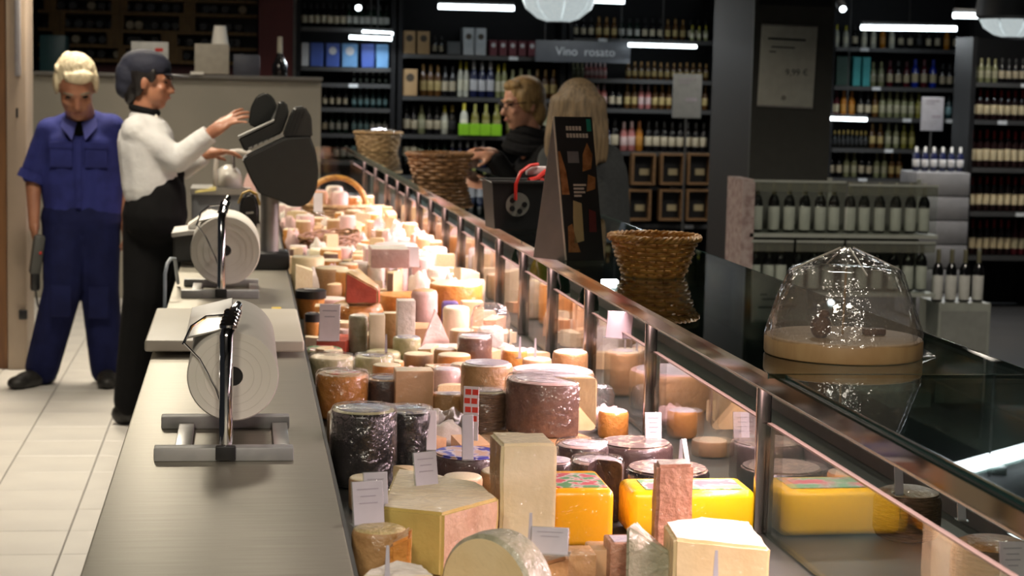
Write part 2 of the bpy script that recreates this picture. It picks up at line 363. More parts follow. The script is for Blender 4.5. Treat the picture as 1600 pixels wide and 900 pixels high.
LIFT = .0012
def clampx(p, y, r):
    if p.x < CX(y)+.03: p.x = max(.174+r, min(p.x, CX(y)-.026-r))
OCC = []
def uneven(me, amp, cuts=5, seed=0, freq=28, keepz=True):
    bm = bmesh.new(); bm.from_mesh(me); bmesh.ops.subdivide_edges(bm, edges=[e for e in bm.edges if e.calc_length() > .02], cuts=cuts, use_grid_fill=True)
    bm.normal_update()
    for v in bm.verts:
        d_ = noise.noise(v.co*freq+Vector((seed, seed*.7, 0)))*amp+noise.noise(v.co*freq*3)*amp*.4
        if v.co.z > .004: v.co += v.normal*d_
    bm.to_mesh(me); bm.free()
def at_base(cx, by, z, r=0):
    p = P(cx, by, z); k = dep(p)/FPX
    return p, k
def wheel(name, label, cx, by, wpx, hpx, mats, z=DECK, lab=None, labr=.75, arc=None, e=.01, cat='cheese', group=None, shift=0, film=False):
    """cheese wheel whose front foot stands at a spot of the deck"""
    p, k = at_base(cx, by, z); r = wpx*k/2; h = hpx*k; clampx(p, p.y+r+shift, r)
    OCC.append((p.x, p.y+r+shift, r)); t = thing(name, label, cat, (p.x, p.y+r+shift, z+LIFT), 0, group)
    b = MB()
    pm = [0, 0, 0, 0, 0, 1, 1]
    prof = lathe_round(r, h, e)
    if arc: b.lathe(prof, 30, 0, math.radians(arc[0]), math.radians(arc[1]), 2, pm=pm)
    else: b.lathe(prof, 40, 0, pm=pm)
    mm = list(mats)+[mats[-1]]*(3-len(mats))
    b.build('body', mm, t, ang=50)
    if lab:
        q = MB(); pr2 = [(0, h), (r*labr, h), (r*labr, h+.0012), (0, h+.0012)]
        if arc: q.lathe(pr2, 24, 0, math.radians(arc[0]), math.radians(arc[1]), 0)
        else: q.lathe(pr2, 28, 0)
        q.build('paper_label', lab, t)
    if film:
        q = MB(); g = 1.025
        pr3 = [(0, h+.006), (r*.5, h+.007), (r*.95, h+.005), (r*g, h*.97), (r*(g+.01), h*.6), (r*(g+.012), h*.25), (r*(g+.03), .004)]
        q.lathe(pr3, 44, 0, *([math.radians(arc[0]), math.radians(arc[1]), 0] if arc else []))
        q.v = [(x_*(1+.018*noise.noise(Vector((x_*40, y_*40, z_*22)))), y_*(1+.018*noise.noise(Vector((x_*40, y_*40, z_*22)))), z_) for x_, y_, z_ in q.v]
        q.build('film_wrap', glassy('tight_film', (.97, .97, .97), f0=.045, rough=.14, haze=.008, bump=.9, bscale=30), t, ang=80)
    return t, z+h
def block(name, label, cx, by, wpx, hpx, dm, mats, z=DECK, rz=0, lab=None, e=.006, taper=1, cat='cheese', group=None, seg=2):
    """cheese block; mats = (body, top)"""
    p, k = at_base(cx, by, z); wd = wpx*k; h = hpx*k; clampx(p, p.y+dm/2, wd/2)
    OCC.append((p.x, p.y+dm/2, max(wd, dm)/2)); t = thing(name, label, cat, (p.x, p.y+dm/2, z+LIFT), rz, group)
    if taper != 1:
        b = MB().prism([(-wd/2, -dm/2), (wd/2, -dm/2), (wd/2, dm/2), (-wd/2, dm/2)], 0, h, 0, top=1, taper=taper)
    else:
        b = MB().rbox((0, 0, h/2), (wd, dm, h), e, seg=seg)
        b.m = [1 if all(b.v[i][2] > h-1e-4 for i in f) else 0 for f in b.f]
    mm = list(mats)+[mats[-1]]*(2-len(mats)); b.build('body', mm, t)
    if lab: MB().box((wd*.02, -dm*.05, h+.0006), (wd*.78, dm*.7, .0012)).build('paper_label', lab, t)
    return t, z+h
def wedge(name, label, cx, by, poly, hpx, mats, z=DECK, sides=None, top=1, rz=0, ztop=None, cat='cheese', group=None):
    """cheese piece with a plan outline in metres round its front foot"""
    p, k = at_base(cx, by, z); h = hpx*k
    OCC.append((p.x, p.y+.05, .07)); t = thing(name, label, cat, (p.x, p.y, z+LIFT), rz, group)
    b = MB().prism(poly, 0, h, 0, top=top, sides=sides, ztop=[h*q for q in ztop] if ztop else None)
    me = b.mesh('body'); bm = bmesh.new(); bm.from_mesh(me)
    bmesh.ops.bevel(bm, geom=bm.edges[:], offset=.005, segments=2, affect='EDGES'); bm.to_mesh(me); bm.free()
    uneven(me, .0028, seed=cx); put('body', me, mats, t, ang=70); return t, z+h
def price_tag(label, cx, by, wpx, hpx, z, rz=0, tilt=12, m=None, lines=3, group=None, name='price_tag'):
    p, k = at_base(cx, by, z); wd = wpx*k; h = hpx*k
    t = thing(name, label, 'price tag', (p.x, p.y, z+LIFT*1.6), math.radians(rz), group)
    M = Matrix.Rotation(math.radians(-tilt), 4, 'X')
    c = MB().rbox((0, 0, h/2), (wd, .0022, h), .0008, M=M, seg=1).build('card', m or CARD, t)
    for i in range(lines):
        MB().box((0, -.0014, h*(.82-.16*i)), (wd*(.7, .5, .6, .4)[i % 4], .0006, h*.022), M=M).build('printed_line', PRINT, c, smooth=False)
    MB().box((0, .002, .001), (wd*1.15, .022, .002)).build('clear_foot', ACRYL, t, smooth=False)
    MB().rbox((0, .0026, h/2), (wd*1.05, .001, h*1.03), .0004, M=M, seg=1).build('clear_holder', ACRYL, t)
    return t

# --- front row
wedge('parmesan_piece', 'large pale yellow hard cheese piece with crumbly pink side in front', 690, 905,
      [(0, 0), (.105, .11), (.085, .24), (-.045, .36), (-.095, .05)], 104, [OLIVE, PALE, CRUMB], sides=[2, 0, 0, 0, 0])
wheel('hard_cheese', 'grainy topped cheese round at the corner beside the steel worktop', 567, 925, 88, 92, [TAN, GRAN])
wedge('orange_wedge', 'thin orange rind cheese slice leaning beside the grainy cheese round', 628, 940, [(-.02, 0), (.012, 0), (.02, .07), (-.008, .07)], 104, [ORA, ORA], ztop=[.86, 1, 1, .8])
wedge('cream_wedge', 'low pale cream cheese wedge in front of the orange slice', 626, 1000, [(-.055, 0), (.05, 0), (.04, .07), (-.0, .10), (-.045, .05)], 100, [PALE, WHT])
p, k = at_base(775, 985, DECK); OCC.append((p.x, p.y, .09))
t = thing('half_wheel', 'half round of cream cheese with grey green rind standing before the tall slab', 'cheese', (p.x+.005, p.y+.03, DECK+LIFT), math.radians(-46))
b = MB().lathe([(0, -.03), (.080, -.03), (.086, -.024), (.088, 0), (.086, .024), (.080, .03), (0, .03)], 28, 0, 0, pi, 1, pm=[1, 0, 0, 0, 0, 1], M=Matrix.Translation((0, 0, .052)) @ Matrix.Rotation(pi/2, 4, 'X'))
b.prism([(-.088, -.03), (.088, -.03), (.088, .03), (-.088, .03)], 0, .053, 1, sides=[1, 0, 1, 0]); b.build('body', [GREY, CREAM], t)
wedge('brown_wedge', 'small brown wedge leaning on the grey green half round', 845, 965, [(-.05, 0), (.04, -.01), (.045, .06), (-.03, .05)], 100, [TAN, TAN], ztop=[.72, 1, 1, .8])
wedge('tall_slab', 'tall pale yellow cheese slab standing upright between the wedges', 822, 862, [(-.046, 0), (.05, 0), (.043, .10), (-.052, .11)], 170, [PALE, PALE, TAN], sides=[0, 2, 2, 2])
block('yellow_loaf', 'orange yellow waxed cheese loaf with a green label touching the tall slab', 908, 857, 102, 92, .17, [YEL, YEL], lab=L_GRN, e=.012, seg=3)
block('yellow_loaf', 'bright yellow waxed cheese loaf with a green label beside the glass post', 1082, 843, 200, 76, .12, [YEL2, YEL2], lab=L_GRN, e=.014, seg=3)
_, z_pk = wedge('pink_wedge', 'tall tapering pink brown cheese piece in front of the yellow loaf', 1050, 905, [(-.03, 0), (.03, 0), (.032, .05), (-.026, .05)], 180, [PINKB, WHT, GRN], sides=[0, 2, 0, 0])
wedge('mottled_wedge', 'pointed grey green mottled wedge in cling film', 1030, 950, [(-.055, 0), (.06, 0), (.03, .05), (-.03, .05)], 130, [GREY, GREY], ztop=[1, .45, .5, 1])
wedge('pale_wheel_quarter', 'big pale yellow quarter wheel with white top against the front glass', 1130, 965, [(-.075, .02), (.068, -.005), (.07, .12), (0.0, .16), (-.07, .12)], 122, [CREAM, WHT], ztop=[1, .9, 1, 1, 1.02])
for i, (cx, by, wd, hp, mt, tx) in enumerate(((905, 940, 52, 74, TAN, 'tan wrapped cheese cube beside the price tag with folded card'), (945, 925, 46, 66, PEACH, 'peach wrapped cheese cube below the orange yellow loaf'), (978, 932, 54, 84, PINKB, 'rust brown wrapped cheese piece with printed top beside the mottled wedge'))):
    block('wrapped_cube', tx, cx, by, wd, hp, .06, [mt, mt], lab=None if i != 2 else L_WHT, e=.003)
# --- dark wheels by the worktop
_, z_b1 = wheel('black_wheel', 'big black film wrapped cheese wheel against the steel worktop', 556, 768, 104, 122, [BLK, GRN, BLK], lab=L_SIL, labr=.8, film=True)
_, z_b2 = wheel('black_wheel', 'smaller black wrapped wheel behind the tall pink price strip', 640, 745, 78, 100, [BLK, L_SIL, BLK], lab=L_SIL, film=True)
_, z_bl = wheel('blue_label_wheel', 'dark cheese wheel topped by a blue and violet printed label', 735, 775, 108, 58, [DKB, L_BLUE], lab=L_BLUE, labr=.93)
_, z_g1 = wheel('orange_cheese_wheel', 'film wrapped orange cheese wheel with red label beside the worktop', 524, 660, 82, 72, [ORA, TAN], lab=L_RED, labr=.7, film=True)
_, z_g2 = wheel('dark_wrapped_wheel', 'dark film wrapped wheel with silver label between black and peach cheeses', 604, 655, 58, 60, [DKB, TAN], lab=L_SIL, film=True)
wheel('green_white_wheel', 'pale green white cheese wheel in film behind the orange wheel', 512, 605, 70, 44, [GRN, PALE], film=True)
wheel('green_white_wheel', 'yellow green cheese wheel in film beside the peach block', 586, 600, 62, 40, [GRN, GRN], lab=L_SIL, labr=.6, film=True)
wheel('green_white_wheel', 'flat green topped wheel under the small grey knife', 600, 572, 56, 20, [GRN, GRN])
wheel('green_white_wheel', 'small grey green wheel behind the peach block', 637, 568, 44, 40, [GRN, L_SIL])
wheel('green_white_wheel', 'green labelled flat wheel in front of the red packet', 505, 566, 62, 18, [GRN, L_GRN])
_, z_pb = block('peach_block', 'tall smooth peach coloured cheese block behind black wheel', 647, 660, 60, 80, .07, [PEACH, PALE], e=.003)
block('red_packet', 'flat orange red cheese packet below the pink price card', 528, 556, 48, 24, .14, [REDP, REDP], rz=-.3)
# --- centre brown stack
_, zb0 = wheel('cheese_board', 'round dark board carrying the cut brown cheese wheel', 850, 726, 188, 22, [DKB, TAN], cat='board', e=.004)
_, z_cw = wheel('cut_brown_wheel', 'cut brown cheese wheel showing its pale cut face on the round board', 872, 687, 146, 86, [BRN, ROSE, CREAM], z=zb0, arc=(0, 297), lab=L_WHT, labr=.8, film=True)
wheel('ridged_wheel', 'ridged brown basket patterned cheese wheel beside the cut brown wheel', 764, 694, 60, 80, [BRN2, PALE], lab=L_WHT, labr=.8, film=True)
wheel('tall_brown_wheel', 'tall tan cheese wheel behind the ridged wheel', 764, 672, 82, 100, [TAN, WHT], lab=L_WHT, labr=.85)
wheel('tan_wheel', 'orange tan cheese wheel behind the cut brown wheel', 870, 650, 138, 62, [TAN, ROSE], lab=L_WHT, labr=.85)
wheel('dark_cheese_wheel', 'large dark cheese wheel with ornament top under the violet price tag', 1003, 768, 120, 66, [DKB, L_ORN], lab=L_ORN, labr=.9)
wheel('dark_half_wheel', 'dark half wheel wrapped in film between the yellow loaves', 938, 822, 84, 96, [DKB, ROSE, DKB], arc=(-30, 240), lab=L_WHT, film=True)
wheel('dark_half_wheel', 'dark wheel in film behind the dark half wheel', 915, 772, 84, 72, [DKB, ROSE], lab=L_WHT, film=True)
wheel('pink_label_wheel', 'dark wheel with a pink label behind the orange yellow loaf', 868, 800, 60, 76, [DKB, ROSE], lab=L_WHT, labr=.9)
_, z_sp = wheel('spiral_top_wheel', 'black flat cheese wheel with a spiral patterned top by the glass', 1056, 800, 134, 56, [BLK, L_ORN], lab=L_ORN, labr=.92)
# right side against the glass
wheel('small_orange_wheel', 'small orange cheese round behind the cut brown wheel by two tag pins', 806, 588, 40, 40, [ORA, PALE])
wheel('cream_top_wheel', 'cream topped tan cheese beside the front glass post', 950, 622, 56, 70, [TAN, PALE], lab=L_WHT, labr=.6)
wheel('orange_round', 'orange cheese round with violet label at the front glass', 962, 690, 48, 46, [ORA, L_WHT])
block('film_bag', 'clear crumpled film bag of cheese pressed to the front glass', 975, 656, 44, 52, .06, [FILM, FILM], e=.02, cat='bag')
# --- middle rows
wheel('small_labelled_wedge', 'little tan cheese piece with violet label in front of the tall tan wheel', 702, 662, 52, 46, [TAN, L_WHT], arc=(180, 360))
wheel('film_pot', 'small film covered pot of cheese behind the peach block', 700, 622, 44, 44, [ROSE, L_WHT], film=True)
wheel('cream_half', 'half round of tan cheese with white cut top', 697, 586, 36, 40, [TAN, WHT], arc=(170, 370))
wheel('brown_cylinder', 'upright brown cheese cylinder with a pale top behind film pot', 744, 588, 54, 60, [BRN, WHT], lab=L_WHT, labr=.8, film=True)
wedge('tent_wedge', 'triangular greyish pink cheese wedge standing like a tent', 683, 548, [(-.05, 0), (.045, 0), (.0, .09)], 60, [ROSE, ROSE, DKB], ztop=[.1, .1, 1.1])
wheel('cream_tub', 'tapered cream tub behind the tent shaped wedge', 714, 541, 42, 60, [PALE, WHT])
block('film_bag', 'crumpled clear film bag of cheese beside the brown cylinder', 768, 560, 62, 84, .10, [FILM, FILM], e=.04, cat='bag')
block('cheese_in_film', 'pale cheese pieces inside the crumpled film bag by the cylinder', 768, 558, 40, 46, .06, [WHT, ROSE], e=.015)
wheel('jar_of_cream', 'small grey banded jar between price card and pale boxes', 560, 555, 30, 62, [GREY, WHT])
block('pale_box', 'upright pale cream cheese box beside the banded jar', 589, 558, 24, 66, .05, [PALE, WHT], e=.002)
block('pale_box', 'upright tan cheese box between two pale boxes', 610, 552, 22, 62, .05, [TAN, PALE], e=.002)
block('pale_box', 'tall pinkish white cheese box beside the tent shaped wedge', 634, 558, 28, 88, .06, [WHT, WHT], e=.002)
# jar with black lid
def jar(label, cx, by, wpx, hpx, z=DECK):
    p, k = at_base(cx, by, z); r = wpx*k/2; h = hpx*k; clampx(p, p.y+r, r*1.06); OCC.append((p.x, p.y+r, r))
    t = thing('preserve_jar', label, 'jar', (p.x, p.y+r, z+LIFT))
    MB().lathe([(0, 0), (r*.72, 0), (r*.8, h*.1), (r*.95, h*.6), (r*.95, h*.72), (0, h*.72)], 24).build('glass_body', ORA, t)
    MB().lathe([(0, h*.72), (r*1.05, h*.72), (r*1.05, h), (r*.9, h+.003), (0, h+.003)], 24).build('lid', BLACK, t)
    MB().box((0, 0, h+.004), (r*.9, r*.6, .002)).build('paper_label', L_SIL, t)
jar('amber preserve jar with a black lid at the end of the white cutting board', 470, 500, 46, 44)
jar('dark red preserve jar beside the pink price card', 488, 536, 22, 44)
wheel('yellow_half', 'yellow cheese half leaning below the wicker tray near the scale', 470, 470, 52, 68, [CREAM, PALE], arc=(150, 390))
wheel('yellow_half', 'cream cheese half in front of the handled basket', 512, 440, 56, 50, [PALE, WHT], arc=(170, 370))
_, z_ot = wheel('orange_tan_wheel', 'orange tan cheese dome below the red sided wedge', 560, 512, 84, 36, [ORA, TAN], e=.03)
wedge('cured_wedge', 'tan cheese wedge with red and grey side lying on the orange dome', 566, 476, [(-.055, 0), (.05, 0), (.06, .05), (-.01, .13)], 52, [TAN, CREAM, REDP], z=z_ot, sides=[2, 2, 0, 0], ztop=[1, .45, .5, 1])
wheel('oval_platter', 'round orange rimmed platter of pink wrapped cheese', 634, 500, 80, 36, [ORA, ORA], e=.004, cat='platter')
wheel('wrapped_ham', 'pear shaped pink wrapped cheese hanging sack by the platter', 664, 520, 42, 66, [ROSE, PEACH], e=.03)
wheel('orange_cheese_wheel', 'big orange cheese wheel behind the purple wrapped sweet', 716, 512, 84, 66, [ORA, PALE])
block('purple_pack', 'small dark purple twist wrapped packet in front of the orange wheel', 704, 516, 26, 44, .05, [mat('purple_foil', (.10, .08, .22), .3), MATS['purple_foil']], e=.01)
block('peach_block', 'small peach cheese block at the green rind half', 738, 532, 34, 60, .06, [PEACH, PALE], e=.003)
wheel('green_rind_half', 'half wheel with grey green rind standing by the glass', 742, 500, 34, 62, [GREY, GRN], arc=(180, 360))
for i, (cx, by, wd, hp, m1, m2, tx) in enumerate((
        (686, 470, 34, 50, WHT, WHT, 'white crumpled cheese behind the big orange wheel'), (730, 470, 42, 40, TAN, PALE, 'tan wheel behind the green rind half'),
        (623, 468, 30, 62, ROSE, WHT, 'rosy wrapped round behind the platter'), (664, 462, 30, 64, ROSE, ROSE, 'tall rosy pack behind the platter'),
        (588, 470, 28, 60, WHT, PALE, 'tall white round behind the red sided wedge'), (620, 440, 70, 56, PEACH, ROSE, 'wide peach wheel behind the rosy packs'),
        (680, 440, 40, 52, WHT, ROSE, 'white round with rosy top below the glass posts'), (560, 452, 40, 42, PALE, WHT, 'pale round in front of handled basket foot'))):
    wheel('far_cheese', tx, cx, by, wd, hp, [m1, m2])
# stacked pale boxes at the far end
for i in range(3):
    block('pink_carton', ('lowest', 'middle', 'topmost')[i]+' pale pink carton of the stack beside the handled basket', 610, 420, (82, 78, 60)[i], 30, .16, [ROSE, WHT], z=DECK+.1*i*.98, e=.003, cat='carton')

# --- baskets
def wicker(t, rt, rb, h, rows, stakes, m, rim=.012, tilt=None):
    """woven basket: base, uprights, one woven rod per row, braided rim"""
    MB().lathe([(0, .002), (rb, .002), (rb, .012), (0, .012)], 24).build('base', m, t)
    b = MB()
    for i in range(stakes):
        a = 2*pi*i/stakes
        b.tube([((rb+(rt-rb)*q)*math.cos(a), (rb+(rt-rb)*q)*math.sin(a), .004+(h-.008)*q) for q in (0, .5, 1)], .0026, 5)
    b.build('upright', m, t)
    rr = h/rows*.5
    for j in range(rows):
        q = (j+.5)/rows; r = rb+(rt-rb)*(q**.8); pts = []
        for i in range(stakes*4):
            a = 2*pi*i/(stakes*4)
            rad = r+.0045*math.cos(stakes/2*a*1.0+(pi if j % 2 else 0))
            pts.append((rad*math.cos(a), rad*math.sin(a), q*h))
        MB().tube(pts, rr, 6, closed=True).build('woven_rod', m, t)
    b = MB()
    for ph in (0, 2*pi/3, 4*pi/3):
        pts = []
        for i in range(72):
            a = 2*pi*i/72; w_ = 14*a+ph
            rad = rt+rim*.55*math.cos(w_)+rim*.4; pts.append((rad*math.cos(a), rad*math.sin(a), h+rim*.45*math.sin(w_)))
        b.tube(pts, rim*.42, 6, closed=True)
    b.build('braided_rim', m, t)
pb = P(1030, 436, TG); k = dep(pb)/FPX
t = thing('wicker_basket', 'empty golden wicker basket on the dark glass top next to the tent sign', 'basket', (pb.x, pb.y+.07, TG))
wicker(t, 66*k, 44*k, 62*k, 9, 22, WICK)
pb = P(690, 282, TG); k = dep(pb)/FPX
t = thing('wicker_basket', 'brown wicker basket in front of the woman with glasses', 'basket', (pb.x, pb.y+.1, TG))
wicker(t, 50*k, 38*k, 40*k, 7, 20, WICKD)
pb = P(592, 238, TG); k = dep(pb)/FPX
t = thing('wicker_basket', 'film wrapped wicker basket at the far end of the glass top', 'basket', (pb.x, pb.y+.1, TG))
wicker(t, 36*k, 28*k, 30*k, 7, 20, WICKP)
MB().ball((.02, -.02, .10), (.13, .12, .05), 16, 10).build('film_wrap', FILM, t)
# handled basket in the case
hb = Vector((.47, 9.75, DECK))
t = thing('handled_basket', 'wide wicker basket with a tall arched handle inside the case', 'basket', hb)
wicker(t, .165, .15, .14, 9, 24, WICKP, .014)
hp_ = [(.150*math.cos(a), -.03, .13+.15*math.sin(a)) for a in [pi*i/20 for i in range(21)]]
MB().tube(hp_, .014, 8).build('handle', WICK, t)
for i, (dx, dy, r, h, m1, m2, tx) in enumerate(((-.085, .02, .045, .2, PEACH, ROSE, 'peach wrapped round lying in the handled basket'), (.015, -.04, .045, .2, ROSE, WHT, 'rosy round packed in the middle of the handled basket'), (.09, .035, .042, .17, ORA, WHT, 'orange jar like round in the handled basket'), (-.005, .075, .045, .22, WHT, WHT, 'white pointed cheese in the back of the handled basket'))):
    o = MB().lathe(lathe_round(r, h, .02), 20, pm=[0]*5+[1, 1]).build('basket_cheese', [m1, m2], None, (hb.x+dx, hb.y+dy, DECK+.013)); tag(o, tx, 'cheese')
# long wicker tray
tr_ = thing('wicker_tray', 'long shallow brown wicker tray leaning beside the scale', 'tray', (.375, 8.3, DECK+LIFT), math.radians(-20))
for i in range(9):
    z = .0125+.012*i; g = 1+.03*i; pts = []
    for q in range(48):
        a = 2*pi*q/48; pts.append((.085*g*math.cos(a), .22*g*math.sin(a), z+.003*math.cos(12*a+(pi if i % 2 else 0))))
    MB().tube(pts, .0065, 6, closed=True).build('woven_rod', WICKD, tr_)
MB().lathe([(0, 0), (.085, 0), (.085, .01), (0, .01)], 24, M=Matrix.Diagonal((1, 2.6, 1, 1))).build('base', WICKD, tr_)

# small pieces tucked into the free spots of the deck
OCC += [(hb.x, hb.y, .18), (.33, 8.14, .13), (.375, 8.3, .14), (.42, 8.46, .13)]
FK = [('round', ROSE, WHT, 'rosy wrapped cheese round'), ('round', PEACH, PALE, 'peach coloured cheese round'), ('round', WHT, WHT, 'white cheese round'), ('round', TAN, PALE, 'tan cheese round'), ('round', ORA, PALE, 'orange cheese round'),
      ('half', TAN, CREAM, 'tan cheese half with cut face'), ('half', ORA, PALE, 'orange cheese half with cut face'), ('half', BRN, CREAM, 'brown cheese half with cut face'), ('block', PALE, PALE, 'pale cheese block'), ('block', PEACH, PEACH, 'peach cheese block'), ('block', CREAM, WHT, 'cream cheese block'),
      ('lump', FILM, FILM, 'crumpled film wrapped cheese bundle'), ('lump', WHT, WHT, 'white paper wrapped cheese bundle'), ('lump', ROSE, ROSE, 'rosy paper wrapped cheese bundle')]
FM = {}
for kx, (ty, m1, m2, tx) in enumerate(FK):
    if ty == 'round': me = MB().lathe(lathe_round(1, 1, .12), 22, pm=[0]*5+[1, 1]).mesh('cheese_piece')
    elif ty == 'half': me = MB().lathe(lathe_round(1, 1, .12), 16, 0, 0, pi, 1, pm=[0]*5+[1, 1]).mesh('cheese_piece')
    elif ty == 'block': me = MB().prism([(-.9, -.5), (.8, -.6), (.9, .5), (-.7, .6)], 0, 1, 0, top=1, ztop=[1, .85, .9, 1]).mesh('cheese_piece')
    else:
        b = MB().ball((0, 0, .5), (.8, .8, .5), 22, 14); b.v = [tuple(Vector((x_, y_, max(0, z_)))*(1+.28*noise.noise(Vector((x_, y_, z_))*2.6+Vector((kx, 0, 0))))) for x_, y_, z_ in b.v]; b.v = [(x_, y_, max(0, z_)) for x_, y_, z_ in b.v]; me = b.mesh('cheese_piece')
    if ty in ('round', 'half', 'block'):
        me.materials.append(m1); me.materials.append(m2)
    else: me.materials.append(m1)
    me.polygons.foreach_set('use_smooth', [True]*len(me.polygons)); me.set_sharp_from_angle(angle=math.radians(45)); FM[kx] = me
rng = random.Random(11); nf = 0
for tries in range(9000):
    y_ = 3.45+8.6*(tries/9000)**.8; r_ = rng.uniform(.034, .066); x_ = rng.uniform(.175+r_, CX(y_)-.03-r_)
    if any((x_-a)**2+(y_-b_)**2 < (r_*1.05+c_)**2 for a, b_, c_ in OCC): continue
    if nf >= 285: break
    OCC.append((x_, y_, r_)); kx = rng.randrange(len(FK)); nf += 1
    o = bpy.data.objects.new('cheese_piece', FM[kx]); COL.objects.link(o)
    o.location = (x_, y_, DECK+LIFT); o.rotation_euler = (0, 0, rng.uniform(-2.2, 2.2)); hz_ = rng.uniform(.03, .07) if y_ < 6.5 else rng.uniform(.05, .15)
    o.scale = (r_, r_, hz_)
    zone = 'tucked between the labelled cheeses' if y_ < 5.6 else ('in the crowded middle of the case' if y_ < 8.2 else 'at the far end of the case')
    tag(o, FK[kx][3]+' '+zone, 'cheese', FK[kx][3]+' '+zone)

# --- price tags
price_tag('grey price tag stuck in the grainy cheese round', 577, 822, 50, 68, DECK+.088, rz=14, m=CARDG)
price_tag('grey price tag standing just behind the grainy cheese round', 588, 800, 38, 60, DECK+.095, rz=8, m=CARDG, lines=2)
price_tag('grey price tag on the large pale yellow hard cheese', 668, 768, 40, 60, DECK+.096, rz=22, m=CARDG)
price_tag('violet grey price tag with folded card on the half round', 858, 868, 58, 42, DECK+.10, rz=-14, m=CARDG, lines=2)
price_tag('violet price tag on the large ornament topped wheel', 1021, 692, 26, 46, DECK+.076, m=CARD, lines=4)
price_tag('narrow pale price tag beside the pink brown piece', 1076, 735, 14, 48, DECK+.06, rz=50, m=CARD, lines=0)
price_tag('tall pink price strip in front of the smaller black wheel', 674, 705, 16, 62, DECK+.05, m=CARD, lines=0)
price_tag('pale price strip on the blue label wheel', 731, 720, 18, 70, DECK+.068, m=CARDG, lines=0)
price_tag('plain pink price card beside the red preserve jar', 514, 534, 32, 58, DECK+.04, rz=-8, m=CARD, lines=2)
price_tag('small price card hanging under the lamp rail by the cream topped cheese', 966, 530, 42, 42, .985, rz=-30, m=mat('dim_card', (.30, .24, .25), .6), lines=0)
price_tag('white price card propped in the handled basket', 497, 332, 14, 30, DECK+.235, m=CARD, lines=0)
price_tag('pale card in front of the tall rosy pack', 640, 418, 30, 32, DECK+.16, m=CARD, lines=0)
# red and white offer sign
p, k = at_base(735, 688, DECK+.07)
t = thing('offer_sign', 'small white sign with red patches between blue label wheel and ridged wheel', 'sign', (p.x, p.y, DECK+.07), math.radians(-25))
c = MB().box((0, 0, .055), (.032, .002, .11)).build('card', CARD, t, smooth=False)
for i in range(4):
    for j in range(2):
        MB().box((-.008+.015*j+.002*(i % 2), -.0015, .045+.018*i), (.012, .001, .011)).build('red_patch', mat('red_ink', (.65, .05, .03), .5), c, smooth=False)
# thin tag pins
for cx, by, hp, z, tx in ((812, 560, 34, .86, 'thin clear tag pin left of the pair behind the cut wheel'), (836, 562, 34, .86, 'thin clear tag pin right of the pair behind the cut wheel'), (1063, 728, 42, DECK+.165, 'bent grey tag pin on the pink brown piece'), (828, 862, 62, DECK+.10, 'violet knife like tag pin in the half round'), (605, 905, 54, DECK+.09, 'clear tag pin in the low cream wedge'), (1118, 905, 46, DECK+.1, 'clear tag pin on the pale quarter wheel'), (603, 556, 34, DECK+.03, 'small grey knife standing in the flat green wheel')):
    p, k = at_base(cx, by, z); h = hp*k
    t = thing('tag_pin', tx, 'tag pin', p)
    MB().prism([(-.004, -.001), (.004, -.001), (.004, .001), (-.004, .001)], 0, h, taper=.5).build('blade', CARDG, t, smooth=False)
    MB().box((0, 0, .001), (.022, .014, .002)).build('clear_foot', ACRYL, t, smooth=False)
# customer-side shelf goods, seen over the inner glass
def back_good(name, label, x, y, r, h, m1, m2):
    o = thing(name, label, 'cheese', (x, y, DECK+LIFT)); MB().lathe(lathe_round(r, h, .02), 28, pm=[0]*5+[1, 1]).build('body', [m1, m2], o); return o
for i, (cx, by, r, h, m1, m2, tx) in enumerate(((1425, 768, .06, .09, BRN2, TAN, 'tan cheese wheel on the customer side shelf beside the clear tag feet'), (1560, 850, .065, .10, BRN2, ORA, 'brown speckled cheese on customer side shelf beside the violet card'))):
    p = P(cx, by, DECK+h); back_good('customer_side_cheese', tx, min(p.x, CX(p.y, .30)), p.y+.02, r, h, m1, m2)
price_tag('violet price card at the end of the customer side shelf', 1583, 905, 42, 56, .93, m=CARD, lines=4)
for cx, by in ((1405, 775), (1503, 815)):
    price_tag('blank clear price holder on the customer side shelf', cx, by, 14, 48, .90, m=CARDG, lines=0, group='blank holders on the customer side shelf')

